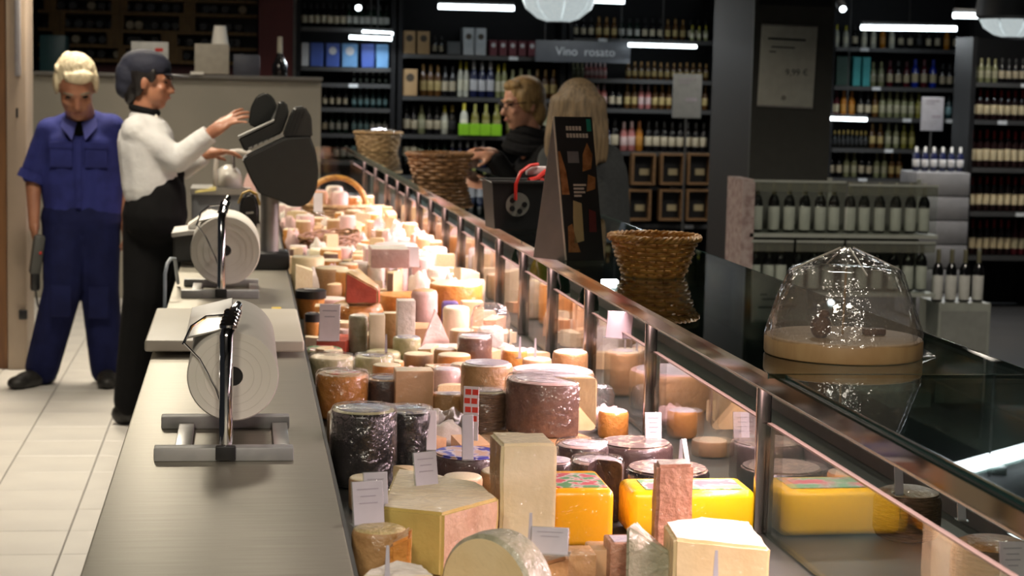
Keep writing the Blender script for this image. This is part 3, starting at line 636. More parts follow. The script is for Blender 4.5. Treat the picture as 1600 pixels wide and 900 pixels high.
# ------------------------------------------------------------------ counter equipment
def roll(label, cx, cy, rpx, Y, L, base_y, nm, hw):
    c = D(cx, cy, Y); k = Y/FPX; r = rpx*k
    t = thing('paper_roll_dispenser', label, 'paper dispenser', (c.x, Y, WT))
    zc = c.z-WT
    rl = MB().lathe([(.018, 0), (r*.97, 0), (r, .004), (r, L-.004), (r*.97, L), (.018, L), (.018, 0)], 64, M=Matrix.Translation((0, .03, zc)) @ Matrix.Rotation(-pi/2, 4, 'X')).build('paper_roll', PAPER, t)
    for q in (.45, .62, .8): MB().lathe([(r*q, 0), (r*q+.0012, 0), (r*q+.0012, .0008), (r*q, .0008), (r*q, 0)], 48, M=Matrix.Translation((0, .0292, zc)) @ Matrix.Rotation(-pi/2, 4, 'X')).build('wound_layer', mat('paper_ring', (.70, .67, .60), .8), rl)  # slightly darker rings mark the wound paper layers
    MB().lathe([(0.0, 0), (.017, 0), (.017, L-.02), (0, L-.02)], 20, M=Matrix.Translation((0, .035, zc)) @ Matrix.Rotation(-pi/2, 4, 'X')).build('core', BLACK, t)
    pxx = -.012
    MB().tube([(pxx, -.01, .03), (pxx, -.012, zc+r*.95), (pxx+.004, 0, zc+r*1.15), (pxx+.014, .05, zc+r*1.42), (pxx+.02, .08, zc+r*1.5)], [.0125, .0125, .012, .010, .008], 14).build('post', CHROME, t)
    MB().tube([(pxx, -.01, zc), (0, .03+L, zc)], .007, 10).build('axle', CHROME, t)
    for q in range(5): MB().lathe([(.013, 0), (.016, .003), (.016, .009), (.013, .012)], 14, M=Matrix.Translation((pxx+.003+.002*q, .002+.01*q, zc+r*(1.08+.06*q)))).build('spring_coil', CHROME, t)
    for yy in (0, .32):
        MB().rbox((-.015, yy-.005, .0125), (hw, .035, .025), .003).build('foot_bar', mat('pale_foot_bar', (.42, .42, .41), .5, .2, col2=(.30, .31, .31), scale=14), t)
    for xx in (-.1, .1): MB().rbox((xx*.9, .16, .009), (.03, .33, .01), .002).build('foot_rail', ALU, t)
    MB().rbox((pxx, -.024, .016), (.036, .012, .026), .002).build('foot_clamp', BLACK, t)
    # cutter bar
    a = pi*.78
    MB().rbox((0, 0, 0), (.085, L*.9, .004), .001, M=Matrix.Translation((-.045, .03+L/2, zc+r*.92)) @ Matrix.Rotation(-.25, 4, 'Y')).build('cutter_bar', ALU, t)
    MB().tube([(-.088, .02, zc+r*.75), (-.06, .02, zc+r*.4), (-.03, .012, zc-.02), (-.02, .01, zc-.05)], .002, 6).build('tension_wire', CHROME, t)
    MB().tube([(-.09, .03, zc+r*.7), (-.075, .03, zc+r*1.1), (-.05, .05, zc+r*1.28), (pxx, .05, zc+r*1.32)], .003, 6).build('cutter_arm', CHROME, t)
    return t
roll('chrome paper roll dispenser with white roll on the bare worktop', 364, 592, 72, 3.47, .50, 710, '', .25)
roll('chrome paper roll dispenser with white roll beside the scale pedestal', 352, 393, 54, 6.0, .30, 465, '', .24)
BOARD = mat('white_cutting_board', (.60, .56, .46), .45, col2=(.56, .52, .42), scale=4)
t = tag(MB().rbox((0, 0, .014), (.39, .66, .028), .006, seg=3).build('cutting_board', BOARD, None, (-.04, 5.07, WT+.012)), 'large cream white cutting board lying across the worktop', 'cutting board')
for xx in (-.12, .12): MB().box((xx, 0, -.006), (.03, .5, .012)).build('rubber_strip', mat('beige_rubber', (.4, .36, .26), .7), t, smooth=False)
t = tag(MB().rbox((0, 0, .012), (.03, .05, .024), .004).build('tape_box', mat('yellow_box', (.7, .5, .05), .5), None, (.10, 5.55, WT)), 'small yellow box between cutting board and paper roll', 'box')
# scale with dark head
SY = 6.9
def X(px, py, Y=SY): p = D(px, py, Y); return p.x, p.z
s = thing('counter_scale', 'large dark grey counter scale with keypad head on a grey pole', 'scale', (.10, SY, WT))
def xz(pts, Y=SY): return [(X(a, b, Y)[0]-.10, X(a, b, Y)[1]-WT) for a, b in pts]
MX = Matrix(((1, 0, 0, 0), (0, 0, 1, 0), (0, 1, 0, 0), (0, 0, 0, 1)))      # polygon in x,z pushed along y
def slab(name, pts, y0, y1, m, par, Y=SY, bev=.006):
    poly = xz(pts, Y); b = MB().prism(poly, y0, y1, M=MX); me = b.mesh(name); bm = bmesh.new(); bm.from_mesh(me)
    bmesh.ops.recalc_face_normals(bm, faces=bm.faces[:]); bmesh.ops.bevel(bm, geom=[e for e in bm.edges], offset=bev, segments=3, affect='EDGES'); bm.to_mesh(me); bm.free()
    return put(name, me, m, par)
slab('housing', [(378, 248), (400, 236), (446, 214), (484, 212), (493, 236), (497, 268), (494, 294), (484, 314), (470, 322), (452, 321), (436, 312), (405, 302), (392, 280)], -.06, .16, DKPLA, s)
slab('display_head', [(442, 214), (459, 168), (476, 166), (486, 182), (488, 214)], -.05, .15, DKPLA, s)
for i in range(3): slab('display_groove', [(446+6*i, 214), (461+6*i, 174), (463+6*i, 174), (448+6*i, 214)], -.053, -.05, BLACK, s, bev=.0005)
kb = slab('keypad_wing', [(372, 216), (428, 190), (436, 158), (448, 160), (452, 178), (441, 208), (382, 238)], .0, .16, DKPLA, s)
slab('keypad_edge', [(372, 217), (428, 190), (429, 187), (372, 213)], -.004, .10, mat('grey_key_edge', (.3, .3, .28), .4), kb, bev=.0005)
for i in range(7): slab('key', [(388+8*i, 233-3.4*i), (394+8*i, 230-3.4*i), (394+8*i, 227-3.4*i), (388+8*i, 230-3.4*i)], -.064, -.06, MATS['grey_key_edge'], kb, bev=.0005)
mo = slab('customer_display', [(388, 196), (392, 168), (402, 150), (416, 145), (428, 152), (436, 170), (430, 190), (405, 205)], .17, .21, DKPLA, s)
slab('display_rim', [(425, 188), (433, 172), (435, 166), (438, 172), (430, 192)], .165, .17, mat('pale_rim', (.5, .5, .46), .4), mo, bev=.0005)
MB().tube([(X(422, 300)[0]-.10, .05, .06), (X(422, 300)[0]-.10, .05, X(422, 300)[1]-WT)], .033, 20).build('pole', mat('grey_pole', (.30, .29, .28), .4, .5), s)
MB().rbox((-.01, .05, .03), (.16, .2, .06), .012).build('foot', BLACK, s)
MB().rbox((-.15, .0, .035), (.13, .3, .012), .004).build('weighing_plate', STEEL, s)
MB().rbox((-.15, .0, .014), (.11, .24, .028), .004).build('plate_base', DKPLA, s)
# meat slicer beyond
SL = 9.0
s2 = thing('slicer', 'white and silver slicing machine with curved handle at saleswoman\'s hip', 'slicer', (.10, SL, WT))
zt = X(340, 300, SL)[1]-WT
slab('body', [(300, 300), (390, 300), (392, 338), (372, 343), (300, 342)], -.1, .2, mat('slicer_grey', (.16, .17, .18), .4, .3), s2, SL)
slab('body_top', [(298, 292), (392, 292), (392, 302), (298, 302)], -.12, .2, ALU, s2, SL, .003)
cz = xz([(357, 282)], SL)[0]
MB().ball((cz[0], .0, cz[1]), (.062, .08, .075), 20, 14).build('motor_dome', mat('white_enamel', (.62, .60, .56), .25), s2)
MB().tube([(q[0], -.06, q[1]) for q in xz([(336, 292), (337, 262), (339, 245), (352, 238), (372, 235), (392, 238)], SL)], .011, 10).build('handle', MATS['white_enamel'], s2)
MB().tube([(q[0], -.06, q[1]) for q in xz([(364, 240), (365, 262)], SL)], .008, 10).build('knob_stem', CHROME, s2)
slab('yellow_tray', [(306, 296), (338, 290), (338, 295), (306, 299)], -.14, -.02, mat('pale_yellow_tray', (.7, .6, .22), .5), s2, SL, .001)
slab('blade_guard', [(376, 298), (390, 262), (400, 290), (400, 330), (380, 330)], .0, .03, ROSE, s2, SL, .002)
# black device with yellow rim
DV = 7.3
d = thing('label_printer', 'small black rounded label printer with yellow edge by the scale pole', 'printer', (.10, DV, WT))
slab('case', [(374, 352), (374, 318), (380, 304), (390, 300), (400, 306), (405, 322), (405, 352)], -.05, .1, BLACK, d, DV, .01)
slab('yellow_edge', [(371, 318), (378, 302), (390, 297), (402, 303), (408, 320), (405, 322), (400, 306), (390, 300), (380, 304), (374, 318)], .0, .05, mat('amber_edge', (.5, .33, .08), .5), d, DV, .0008)
slab('brand_strip', [(384, 333), (396, 332), (396, 329), (384, 330)], -.053, -.05, ALU, d, DV, .0004)
slab('stand', [(378, 352), (400, 352), (403, 397), (374, 396)], -.03, .08, DKPLA, d, DV, .004)
# dark wrapping box and stacked wrap, behind the second roll
b = thing('wrapping_machine', 'dark box shaped wrapping machine behind the second paper roll', 'machine', (.10, 6.95, WT))
slab('body', [(270, 370), (318, 364), (318, 411), (270, 410)], .02, .26, DKPLA, b, 6.95)
slab('top_plate', [(268, 364), (322, 357), (322, 364), (268, 371)], .0, .28, ALU, b, 6.95, .002)
slab('film_roll', [(290, 356), (325, 332), (340, 336), (330, 352), (300, 362)], .05, .2, PAPER, b, 6.95, .006)
t = tag(MB().tube([(-.235, 5.98, .0), (-.236, 6.0, .70), (-.236, 6.02, .97), (-.23, 6.05, 1.0), (-.222, 6.1, 1.01), (-.212, 6.2, 1.0), (-.206, 6.32, .91)], .006, 10).build('hose', mat('blue_grey_hose', (.33, .38, .43), .4), None), 'thin blue grey hose hooked over the worktop edge', 'hose')

# ------------------------------------------------------------------ things on the dark glass top
pd = P(1356, 572, TG); k = dep(pd)/FPX; R0 = 128*k
WOODB = mat('pale_wood_board', (.50, .32, .15), .5, col2=(.42, .25, .11), scale=8, stretch=(1, 6, 1))
t = thing('cheese_dome', 'clear film wrapped cheese dome on a round wooden board', 'cheese dome', (pd.x, pd.y+R0, TG))
MB().lathe(lathe_round(R0, .034, .005), 48).build('wooden_board', WOODB, t)
for a in range(3): MB().lathe([(0, -.0), (.012, 0), (.012, .004), (0, .004)], 12, M=Matrix.Translation((R0*.6*math.cos(a*2.1-1.6), R0*.6*math.sin(a*2.1-1.6), 0))).build('rubber_foot', BLACK, t)
prof = [(R0*.93, .034), (R0*.90, .06), (R0*.80, .105), (R0*.70, .14), (R0*.66, .150), (R0*.60, .155), (R0*.3, .158), (.0, .159)]
dm = MB().lathe(prof, 48).build('clear_dome', glassy('dome_plastic', (.95, .95, .94), f0=.08, rough=.03, haze=.06, bump=.10, bscale=14), t)
MB().lathe([(0, .158), (.012, .159), (.010, .172), (.015, .180), (.012, .188), (0, .190)], 16).build('knob', ACRYL, dm)
fp = [(R0*1.0, .030), (R0*.99, .045), (R0*.84, .108), (R0*.735, .146), (R0*.70, .153), (R0*.35, .176), (.016, .191), (0, .193)]
b = MB(); b.lathe(fp, 40)
b.v = [(x*(1+.012*math.sin(7*math.atan2(y, x)+z*60)), y*(1+.012*math.sin(7*math.atan2(y, x)+z*60)), z) for x, y, z in b.v]
b.build('film_wrap', FILM, t)
for i in range(4):
    a = i*pi/2+.05; MB().tube([(.012*math.cos(a), .012*math.sin(a), .1925), (R0*.38*math.cos(a), R0*.38*math.sin(a), .1745), (R0*.72*math.cos(a), R0*.72*math.sin(a), .1525)], .0016, 5).build('film_fold', mat('film_fold', (.6, .55, .48), .3), t)
MB().add([(R0*.9, -.06, .004), (R0*1.16, -.03, .001), (R0*1.02, .03, .012), (R0*.95, -.01, .02)], [(0, 1, 3), (1, 2, 3), (0, 3, 2)]).build('film_tail', FILM, t)
MB().tube([(-.002, -.0, .036), (.0, 0, .157)], .0022, 6).build('dowel', WOODB, t)
o = tag(MB().ball((0, 0, .02), (.019, .017, .022), 14, 10).ball((.004, -.004, .043), (.011, .010, .008), 10, 6).build('walnut_knob', mat('walnut', (.20, .085, .03), .5, col2=(.13, .05, .02), scale=60, bump=.6), None, (pd.x-.052, pd.y+R0-.03, TG+.034)), 'small brown nut like cheese under the clear dome', 'cheese')
o = tag(MB().rbox((0, 0, .006), (.04, .02, .012), .003).build('brown_crumb', MATS['walnut'], None, (pd.x+.06, pd.y+R0+.01, TG+.034)), 'small dark crumb lying on the wooden board under the dome', 'cheese')
# tent sign
pa, pbk = P(886, 408, TG), P(838, 384, TG)
TY = pa.y
t = thing('tent_sign', 'dark advertising tent card with food picture beside the golden basket', 'sign', (pa.x, TY, TG))
top = D(866, 182, TY+.04); hgt = top.z-TG; bw = .1
wpx = 62*TY/FPX
def quad(name, vs, m, par, th=.003):
    n = (Vector(vs[1])-Vector(vs[0])).cross(Vector(vs[2])-Vector(vs[0])).normalized()*th
    b = MB().add(list(vs)+[Vector(v)+n for v in vs], [(3, 2, 1, 0), (4, 5, 6, 7), (0, 1, 5, 4), (1, 2, 6, 5), (2, 3, 7, 6), (3, 0, 4, 7)]); return b.build(name, m, par, smooth=False)
tx_ = top.x-pa.x
POST = mat('dark_poster', (.028, .03, .03), .35)
A, B = Vector((0, 0, 0)), Vector((.105, .025, 0))                     # base edge of the picture side
At, Bt = Vector((tx_, .035, hgt)), Vector((tx_+.105, .06, hgt))
nrm = (B-A).cross(At-A).normalized()
if nrm.y > 0: nrm = -nrm
def sheet(name, vs, m, par, th=.003):
    b = MB().add(list(vs)+[Vector(v)-nrm*th for v in vs], [(0, 1, 2, 3), (7, 6, 5, 4), (0, 4, 5, 1), (1, 5, 6, 2), (2, 6, 7, 3), (3, 7, 4, 0)]); return b.build(name, m, par, smooth=False)
f_ = sheet('picture_panel', [A, B, Bt, At], POST, t)
GC = mat('grey_card', (.20, .195, .18), .6)
C_ = Vector((-.075, .10, 0)); off = -nrm*.0045
MB().add([A+off, C_, At+off, A+off+Vector((0, .002, 0)), C_+Vector((0, .004, 0)), At+off+Vector((0, .003, 0))], [(0, 2, 1), (3, 4, 5), (0, 1, 4, 3), (1, 2, 5, 4), (2, 0, 3, 5)]).build('side_flap', GC, t, smooth=False)
E_ = Vector((.03, .13, 0)); MB().add([C_+Vector((0, .005, 0)), E_, Bt+off*2, At+off*2], [(0, 1, 2, 3)]).build('rear_panel', GC, t, smooth=False)
def onp(u, v): return A+(B-A)*u+(At-A)*v+nrm*.0006
def patch(name, pts, m):
    vs = [onp(*q) for q in pts]; n_ = len(vs); b = MB().add(vs+[q+nrm*.0006 for q in vs], [tuple(range(n_)), tuple(range(n_, 2*n_))]+[(i, (i+1) % n_, n_+(i+1) % n_, n_+i) for i in range(n_)]); b.build(name, m, f_, smooth=False)
CRM = mat('cream_ink', (.70, .66, .55), .5); BREAD = mat('bread_brown_print', (.42, .20, .07), .5, col2=(.25, .1, .03), scale=50); GRI = mat('green_ink', (.02, .30, .20), .5); GRYI = mat('grey_ink', (.22, .22, .22), .5)
MB().tube([A+Vector((-.003, 0, .002)), At+Vector((-.003, 0, 0))], .0028, 6).build('white_edge', CRM, t)
for row, n, v in ((0, 5, .905), (1, 7, .855)):
    for i in range(n): patch('letter_mark', [(.27+.085*i, v), (.27+.085*i+.066, v), (.27+.085*i+.066, v+.03), (.27+.085*i, v+.03)], CRM)
patch('green_mark', [(.83, .90), (.95, .90), (.95, .985), (.83, .985)], GRI)
patch('bread_print', [(.62, .62), (.86, .64), (.92, .74), (.80, .82), (.66, .74)], BREAD)
patch('grey_print', [(.25, .68), (.55, .68), (.55, .76), (.25, .76)], GRYI)
patch('bread_print', [(.02, .46), (.22, .46), (.18, .62), (.06, .76), (.0, .76)], BREAD)
for i in range(4): patch('text_line', [(.34, .52-.025*i), (.34+(.34, .28, .3, .2)[i], .52-.025*i), (.34+(.34, .28, .3, .2)[i], .534-.025*i), (.34, .534-.025*i)], CRM)
patch('cheese_print', [(.24, .12), (.50, .14), (.52, .40), (.30, .42), (.26, .3)], mat('cheese_ink', (.55, .45, .22), .5))
patch('bread_print', [(.06, .06), (.38, .06), (.3, .14), (.22, .26), (.1, .24)], BREAD)
patch('wine_print', [(.66, .2), (.86, .2), (.88, .34), (.7, .36)], mat('wine_ink', (.16, .03, .03), .5))
patch('bread_print', [(.68, .48), (.92, .5), (.95, .58), (.76, .6)], BREAD)
# black bag with red ribbon
pb = P(800, 358, TG); k = dep(pb)/FPX
t = thing('gift_bag', 'black open carry basket with red ribbon and round grey emblem on the glass', 'bag', (pb.x+.02, pb.y+.07, TG), .12)
hw, hh = 50*k, 74*k
b = MB().prism([(-hw*.82, -.06), (hw*.82, -.06), (hw*.82, .06), (-hw*.82, .06)], 0, hh, taper=1.16)
b.f.pop(1); b.m.pop(1); bo = b.build('body', BLACK, t, smooth=False)
MB().tube([(-hw*.97, -.072, hh), (hw*.97, -.072, hh), (hw*.97, .072, hh), (-hw*.97, .072, hh)], .005, 8, closed=True).build('rim', DARKM, t)
em = MB().lathe([(0, 0), (19*k, 0), (19*k, .002), (0, .002)], 28, M=Matrix.Translation((-hw*.12, -.0685, hh*.52)) @ Matrix.Rotation(pi/2+.1, 4, 'X')).build('emblem', mat('grey_emblem', (.20, .20, .18), .5), t)
for a in range(5): MB().lathe([(0, 0), (4.5*k, 0), (4.5*k, .001), (0, .001)], 10, M=Matrix.Translation((-hw*.12+11*k*math.cos(a*1.257), -.071, hh*.52+11*k*math.sin(a*1.257))) @ Matrix.Rotation(pi/2+.1, 4, 'X')).build('emblem_dot', BLACK, em)
RED = mat('red_ribbon', (.60, .02, .012), .45)
MB().tube([(-hw*.2, -.074, hh*.62), (-hw*.22, -.08, hh*.95), (-hw*.05, -.07, hh*1.2), (hw*.3, -.05, hh*1.34), (hw*.62, -.03, hh*1.36)], .0055, 8).build('ribbon', RED, t)
MB().tube([(hw*.25, -.06, hh*1.02), (hw*.55, -.05, hh*1.06), (hw*.8, -.05, hh*1.2), (hw*1.0, -.04, hh*1.22)], .010, 8).tube([(hw*.6, -.05, hh*1.06), (hw*.9, -.05, hh*.95), (hw*1.02, -.05, hh*1.05)], .010, 8).build('bow', RED, t)
MB().rbox((hw*.6, -.02, hh*1.22), (.07, .02, .03), .006, M=Matrix.Identity(4)).build('paper_tag', CARD, t)

# ------------------------------------------------------------------ people
def head(b, c, f, up, s=1.0):
    """skull, jaw, nose, ears round centre c; f = facing, s = head height / .24"""
    f = Vector(f).normalized(); up = Vector(up); up = (up-f*up.dot(f)).normalized(); r = f.cross(up)
    ax = (r, f, up); c = Vector(c)
    def q(x, y, z): return c+(r*x+f*y+up*z)*s
    b.ball(q(0, -.012, .03), (.074*s, .092*s, .088*s), 16, 12, ax=ax)
    b.ball(q(0, .018, -.035), (.060*s, .068*s, .082*s), 16, 12, ax=ax)
    b.ball(q(0, .045, -.090), (.032*s, .030*s, .024*s), 12, 8, ax=ax)          # chin
    b.ball(q(0, .070, .020), (.048*s, .018*s, .014*s), 12, 8, ax=ax)           # brow
    b.cap(q(0, .078, .008), .009*s, q(0, .100, -.028), .0135*s); b.ball(q(0, .088, -.033), (.018*s, .012*s, .009*s), 10, 6, ax=ax)
    b.ball(q(0, .080, -.060), (.024*s, .010*s, .010*s), 10, 6, ax=ax)           # lips
    for e in (-1, 1):
        b.ball(q(e*.036, .060, -.022), (.022*s, .016*s, .018*s), 10, 6, ax=ax)  # cheek
        b.ball(q(e*.074, -.012, -.008), (.010*s, .020*s, .032*s), 10, 8, ax=ax) # ear
    return q, ax
def face_parts(root, q, ax, s, lip=(.32, .10, .08), brow=(.10, .06, .03)):
    for e in (-1, 1):
        MB().ball(q(e*.030, .0735, .006), (.012*s, .007*s, .006*s), 10, 6, ax=ax).build('eye', mat('dark_eye', (.03, .02, .015), .2), root)
        MB().tube([q(e*.014, .086, .022), q(e*.032, .083, .027), q(e*.048, .070, .021)], [.004*s, .005*s, .003*s], 6).build('eyebrow', mat('brow%.2f' % brow[0], brow, .7), root)
    MB().ball(q(0, .0885, -.060), (.022*s, .0045*s, .0055*s), 12, 6, ax=ax).build('lips', mat('lips', lip, .5), root)
def hand(b, w, d, n, s=1.0, spread=.25, curl=.5, thumb=1):
    """palm and five fingers from wrist w along d; n = back-of-hand normal"""
    d = Vector(d).normalized(); n = Vector(n); n = (n-d*n.dot(d)).normalized(); r = d.cross(n)*thumb; w = Vector(w)
    b.ball(w+d*.048*s, (.040*s, .052*s, .017*s), 12, 8, ax=(r, d, n)); b.cap(w, .026*s, w+d*.03*s, .027*s)
    for i, ln in enumerate((.070, .080, .075, .060)):
        o = -.030+.020*i; a = (1.5-i)*-spread*.5
        p = w+d*.085*s+r*o*s; v = (d*math.cos(a)+r*math.sin(a)).normalized(); rr = (.0092, .0096, .0092, .0082)[i]*s
        p1 = p+(v*math.cos(curl*.4)-n*math.sin(curl*.4))*ln*.45*s
        p2 = p1+(v*math.cos(curl)-n*math.sin(curl))*ln*.32*s
        p3 = p2+(v*math.cos(curl*1.5)-n*math.sin(curl*1.5))*ln*.26*s
        b.cap(p, rr, p1, rr*.95, 8); b.cap(p1, rr*.95, p2, rr*.88, 8); b.cap(p2, rr*.88, p3, rr*.75, 8)
    t0 = w+d*.025*s-r*.030*s; t1 = t0+(d*.6-r*.7-n*.3).normalized()*.042*s; t2 = t1+(d*.85-r*.35-n*.35).normalized()*.036*s
    b.cap(t0, .014*s, t1, .011*s, 8); b.cap(t1, .011*s, t2, .009*s, 8)
def J(px, py, Y): return D(px, py, Y)
def shoe(root, heel, toe, m, w_=.048):
    heel = Vector(heel); toe = Vector(toe); d = (toe-heel).normalized(); s = d.cross(Vector((0, 0, 1)))
    b = MB()
    b.ball(heel+Vector((0, 0, .05)), (w_*.9, .06, .05), 12, 8, ax=(s, d, Vector((0, 0, 1))))
    b.ball((heel+toe)/2+Vector((0, 0, .045)), (w_, .10, .045), 12, 8, ax=(s, d, Vector((0, 0, 1)))); b.ball(toe-d*.05+Vector((0, 0, .036)), (w_*1.02, .07, .036), 12, 8, ax=(s, d, Vector((0, 0, 1))))
    o = remesh(b, 'shoe', m, root, .008, 3)
    return o

BLUE = mat('blue_workwear', (.024, .030, .155), .85, spec=.2, col2=(.018, .022, .115), scale=14, bump=.35, bscale=16)
BLUED = mat('navy_work_trousers', (.008, .011, .058), .85, spec=.2, col2=(.005, .007, .040), scale=10, bump=.4, bscale=12)
WSHIRT = mat('white_shirt', (.60, .60, .60), .75, col2=(.52, .52, .53), scale=8, bump=1, bscale=11)
BLACKC = mat('black_cloth', (.006, .006, .0065), .9, bump=.3, bscale=18, spec=.12)
SHOEM = mat('black_shoe', (.014, .013, .012), .5)

# --- man in blue workwear
Y = 9.85
man = thing('person', 'grey haired man in blue workwear walking with a black device', 'person', (-.84, Y, 0))
inv = Matrix.Translation((.84, -Y, 0))
def L(v): return inv @ Vector(v)
def grp(inv_):
    global inv; inv = inv_
b = MB()
hc = L(J(119, 136, Y-.18)); hs = 1.28
mf, mu = Vector((.10, -.80, -.55)), Vector((.02, -.55, .85))
q, ax = head(b, hc, mf, mu, hs)
neck = L(J(126, 182, Y-.02)); b.cap(hc+Vector((0, .05, -.06)), .068, neck, .075)
sh_r, sh_l = L(J(80, 208, Y)), L(J(172, 202, Y)); chest = L(J(126, 235, Y)); hip = L(J(126, 335, Y))
el_r, wr_r = L(J(52, 275, Y-.02)), L(J(53, 345, Y-.08)); el_l, wr_l = L(J(192, 280, Y+.06)), L(J(196, 345, Y+.02))
b.cap(neck, .07, chest, .12); b.cap(chest, .12, hip, .11); b.cap(sh_r, .06, chest, .1); b.cap(sh_l, .06, chest, .1)
b.cap(sh_r, .052, el_r, .043); b.cap(el_r, .043, wr_r, .029); b.cap(sh_l, .052, el_l, .043); b.cap(el_l, .043, wr_l, .029)
hand(b, wr_r, (.05, -.05, -1), (-1, -.3, 0), 1.05, curl=.7, thumb=-1); hand(b, wr_l, (0, -.05, -1), (1, -.2, 0), 1.05, curl=.6)
kn_r, an_r = L(J(98, 452, Y-.12)), L(J(66, 572, Y-.02)); kn_l, an_l = L(J(156, 455, Y-.03)), L(J(168, 575, Y+.02))
hp_r, hp_l = L(J(102, 350, Y)), L(J(152, 350, Y))
for h_, k_, a_ in ((hp_r, kn_r, an_r), (hp_l, kn_l, an_l)): b.cap(h_, .085, k_, .055); b.cap(k_, .055, a_, .038); b.cap(hip, .1, h_, .085)
remesh(b, 'body', SKINT, man, .0085, 4)
face_parts(man, q, ax, hs, lip=(.28, .10, .07), brow=(.22, .18, .13))
b = MB(); b.ball(q(0, -.026, .046), (.081*hs, .094*hs, .078*hs), 18, 12, ax=ax); b.ball(q(-.012, .046, .078), (.058*hs, .034*hs, .026*hs), 14, 8, ax=ax)
for e in (-1, 1): b.ball(q(e*.074, .004, .025), (.014*hs, .032*hs, .045*hs), 10, 8, ax=ax)
for i in range(34):
    a = random.uniform(0, 2*pi); rr = random.uniform(.02, .072); v = q(rr*math.cos(a), -.02+rr*1.1*math.sin(a), .118-rr*.5); b.ball(v, (.009*hs, .030*hs, .010*hs), 8, 6, ax=ax)
remesh(b, 'hair', mat('grey_blond_hair', (.62, .53, .36), .6, col2=(.42, .35, .22), scale=30, stretch=(1, 1, .4), bump=.8, bscale=50), man, .006, 1)
b = MB()                                                                 # shirt
ch1, ch2 = L(J(126, 232, Y)), L(J(128, 300, Y))
for a in (-1, 0, 1):
    o = Vector((.085*a, 0, 0)); b.cap(ch1+o, .122, ch2+o*.95, .122); b.cap(ch2+o*.95, .122, L(J(130, 338, Y))+o*.9, .112)
b.cap(sh_r, .082, ch1, .12); b.cap(sh_l, .082, ch1, .12); b.cap(neck+Vector((0, .02, -.03)), .09, ch1, .12); b.cap(neck+Vector((0, .02, -.02)), .07, sh_r, .07); b.cap(neck+Vector((0, .02, -.02)), .07, sh_l, .07)
sl_r = sh_r.lerp(el_r, .92); sl_l = sh_l.lerp(el_l, .92)
b.cap(sh_r, .08, sl_r, .070); b.cap(sh_l, .08, sl_l, .070)
sh = remesh(b, 'shirt', BLUE, man, .011, 6)
for e in (-1, 1):
    p = ch1+Vector((.085*e, -.124, -.03))
    MB().rbox(p, (.11, .012, .12), .005).build('chest_pocket', BLUE, sh); MB().rbox(p+Vector((0, -.008, .05)), (.115, .008, .035), .003).build('pocket_flap', BLUE, sh)
    MB().prism([(0, 0), (.07*e, .03), (.075*e, -.02), (.02*e, -.09)], -.006, .006, M=Matrix.Translation(neck+Vector((.012*e, -.095, -.03))) @ Matrix.Rotation(pi/2-.3, 4, 'X')).build('collar', mat('light_blue_collar', (.075, .085, .33), .85), sh, smooth=False)
    pp = (sl_r, sl_l)[e > 0]; dd = ((el_r-sh_r), (el_l-sh_l))[e > 0].normalized()
    MB().tube([pp-dd*.0, pp+dd*.045], [.074, .076], 20).build('sleeve_cuff', BLUE, sh)
MB().rbox(ch1+Vector((.0, -.130, -.12)), (.03, .008, .34), .003).build('button_band', BLUE, sh)
MB().ball(neck+Vector((.0, -.066, -.055)), (.042, .03, .05), 12, 8).build('undershirt', BLACKC, sh)
b = MB()                                                                 # trousers
for h_, k_, a_ in ((hp_r, kn_r, an_r), (hp_l, kn_l, an_l)):
    b.cap(h_, .118, k_, .098); b.cap(k_, .098, a_+Vector((0, 0, -.005)), .088)
b.cap(hp_r+Vector((0, 0, .03)), .125, hp_l+Vector((0, 0, .03)), .125)
tr = remesh(b, 'trousers', BLUED, man, .011, 6)
for e, (k_, h_) in enumerate(((kn_r, hp_r), (kn_l, hp_l))):
    MB().rbox(k_.lerp(h_, -.05)+Vector((0, -.096, -.03)), (.10, .014, .16), .006).build('knee_patch', BLUED, tr)
shoe(man, Vector((an_r.x+.02, an_r.y+.02, .0)), Vector((an_r.x-.13, an_r.y-.17, .0)), SHOEM, .052)
shoe(man, Vector((an_l.x, an_l.y+.03, .0)), Vector((an_l.x+.01, an_l.y-.2, .0)), SHOEM, .052)
dvp = J(58, 398, Y-.12)
dv = thing('hand_scanner', 'dark grey handheld device with red light in the man\'s hand', 'device', dvp, .3)
MB().rbox((0, 0, .0), (.055, .05, .20), .014, M=Matrix.Rotation(.14, 4, 'Y')).build('body', mat('device_grey', (.07, .07, .065), .5), dv)
MB().rbox((-.01, 0, -.13), (.045, .045, .10), .012).build('battery', BLACK, dv)
MB().ball((.012, -.026, .01), .008, 8, 6).build('red_lamp', mat('red_lamp', (.6, .03, .02), .4), dv)
MB().tube([(-.01, 0, -.17), (.0, -.01, -.25), (.02, 0, -.30), (.05, .01, -.27)], .005, 6).build('cord', BLACK, dv)

# --- saleswoman with cap
Y = 8.7; ws = .34
wo = thing('person', 'saleswoman in white shirt, dark cap and black apron reaching to the scale', 'person', (-.42, Y, 0)); grp(Matrix.Translation((.42, -Y, 0)))
b = MB(); hs = 1.02
hc = L(J(236, 128, Y)); q, ax = head(b, hc, (1, -.22, -.10), (.05, 0, 1), hs)
neck = L(J(226, 172, Y)); b.cap(hc+Vector((-.03, 0, -.06)), .052, neck, .055)
sho = L(J(214, 205, Y-.13)); shf = L(J(222, 200, Y+.16)); chest = L(J(232, 232, Y)); waist = L(J(236, 292, Y)); hip = L(J(240, 335, Y))
elb, wri = L(J(277, 250, Y-.17)), L(J(332, 206, Y-.2)); elf, wrf = L(J(285, 262, Y+.2)), L(J(322, 240, Y+.1))
b.cap(neck, .05, chest, .10); b.cap(chest, .10, waist, .095); b.cap(waist, .095, hip, .11)
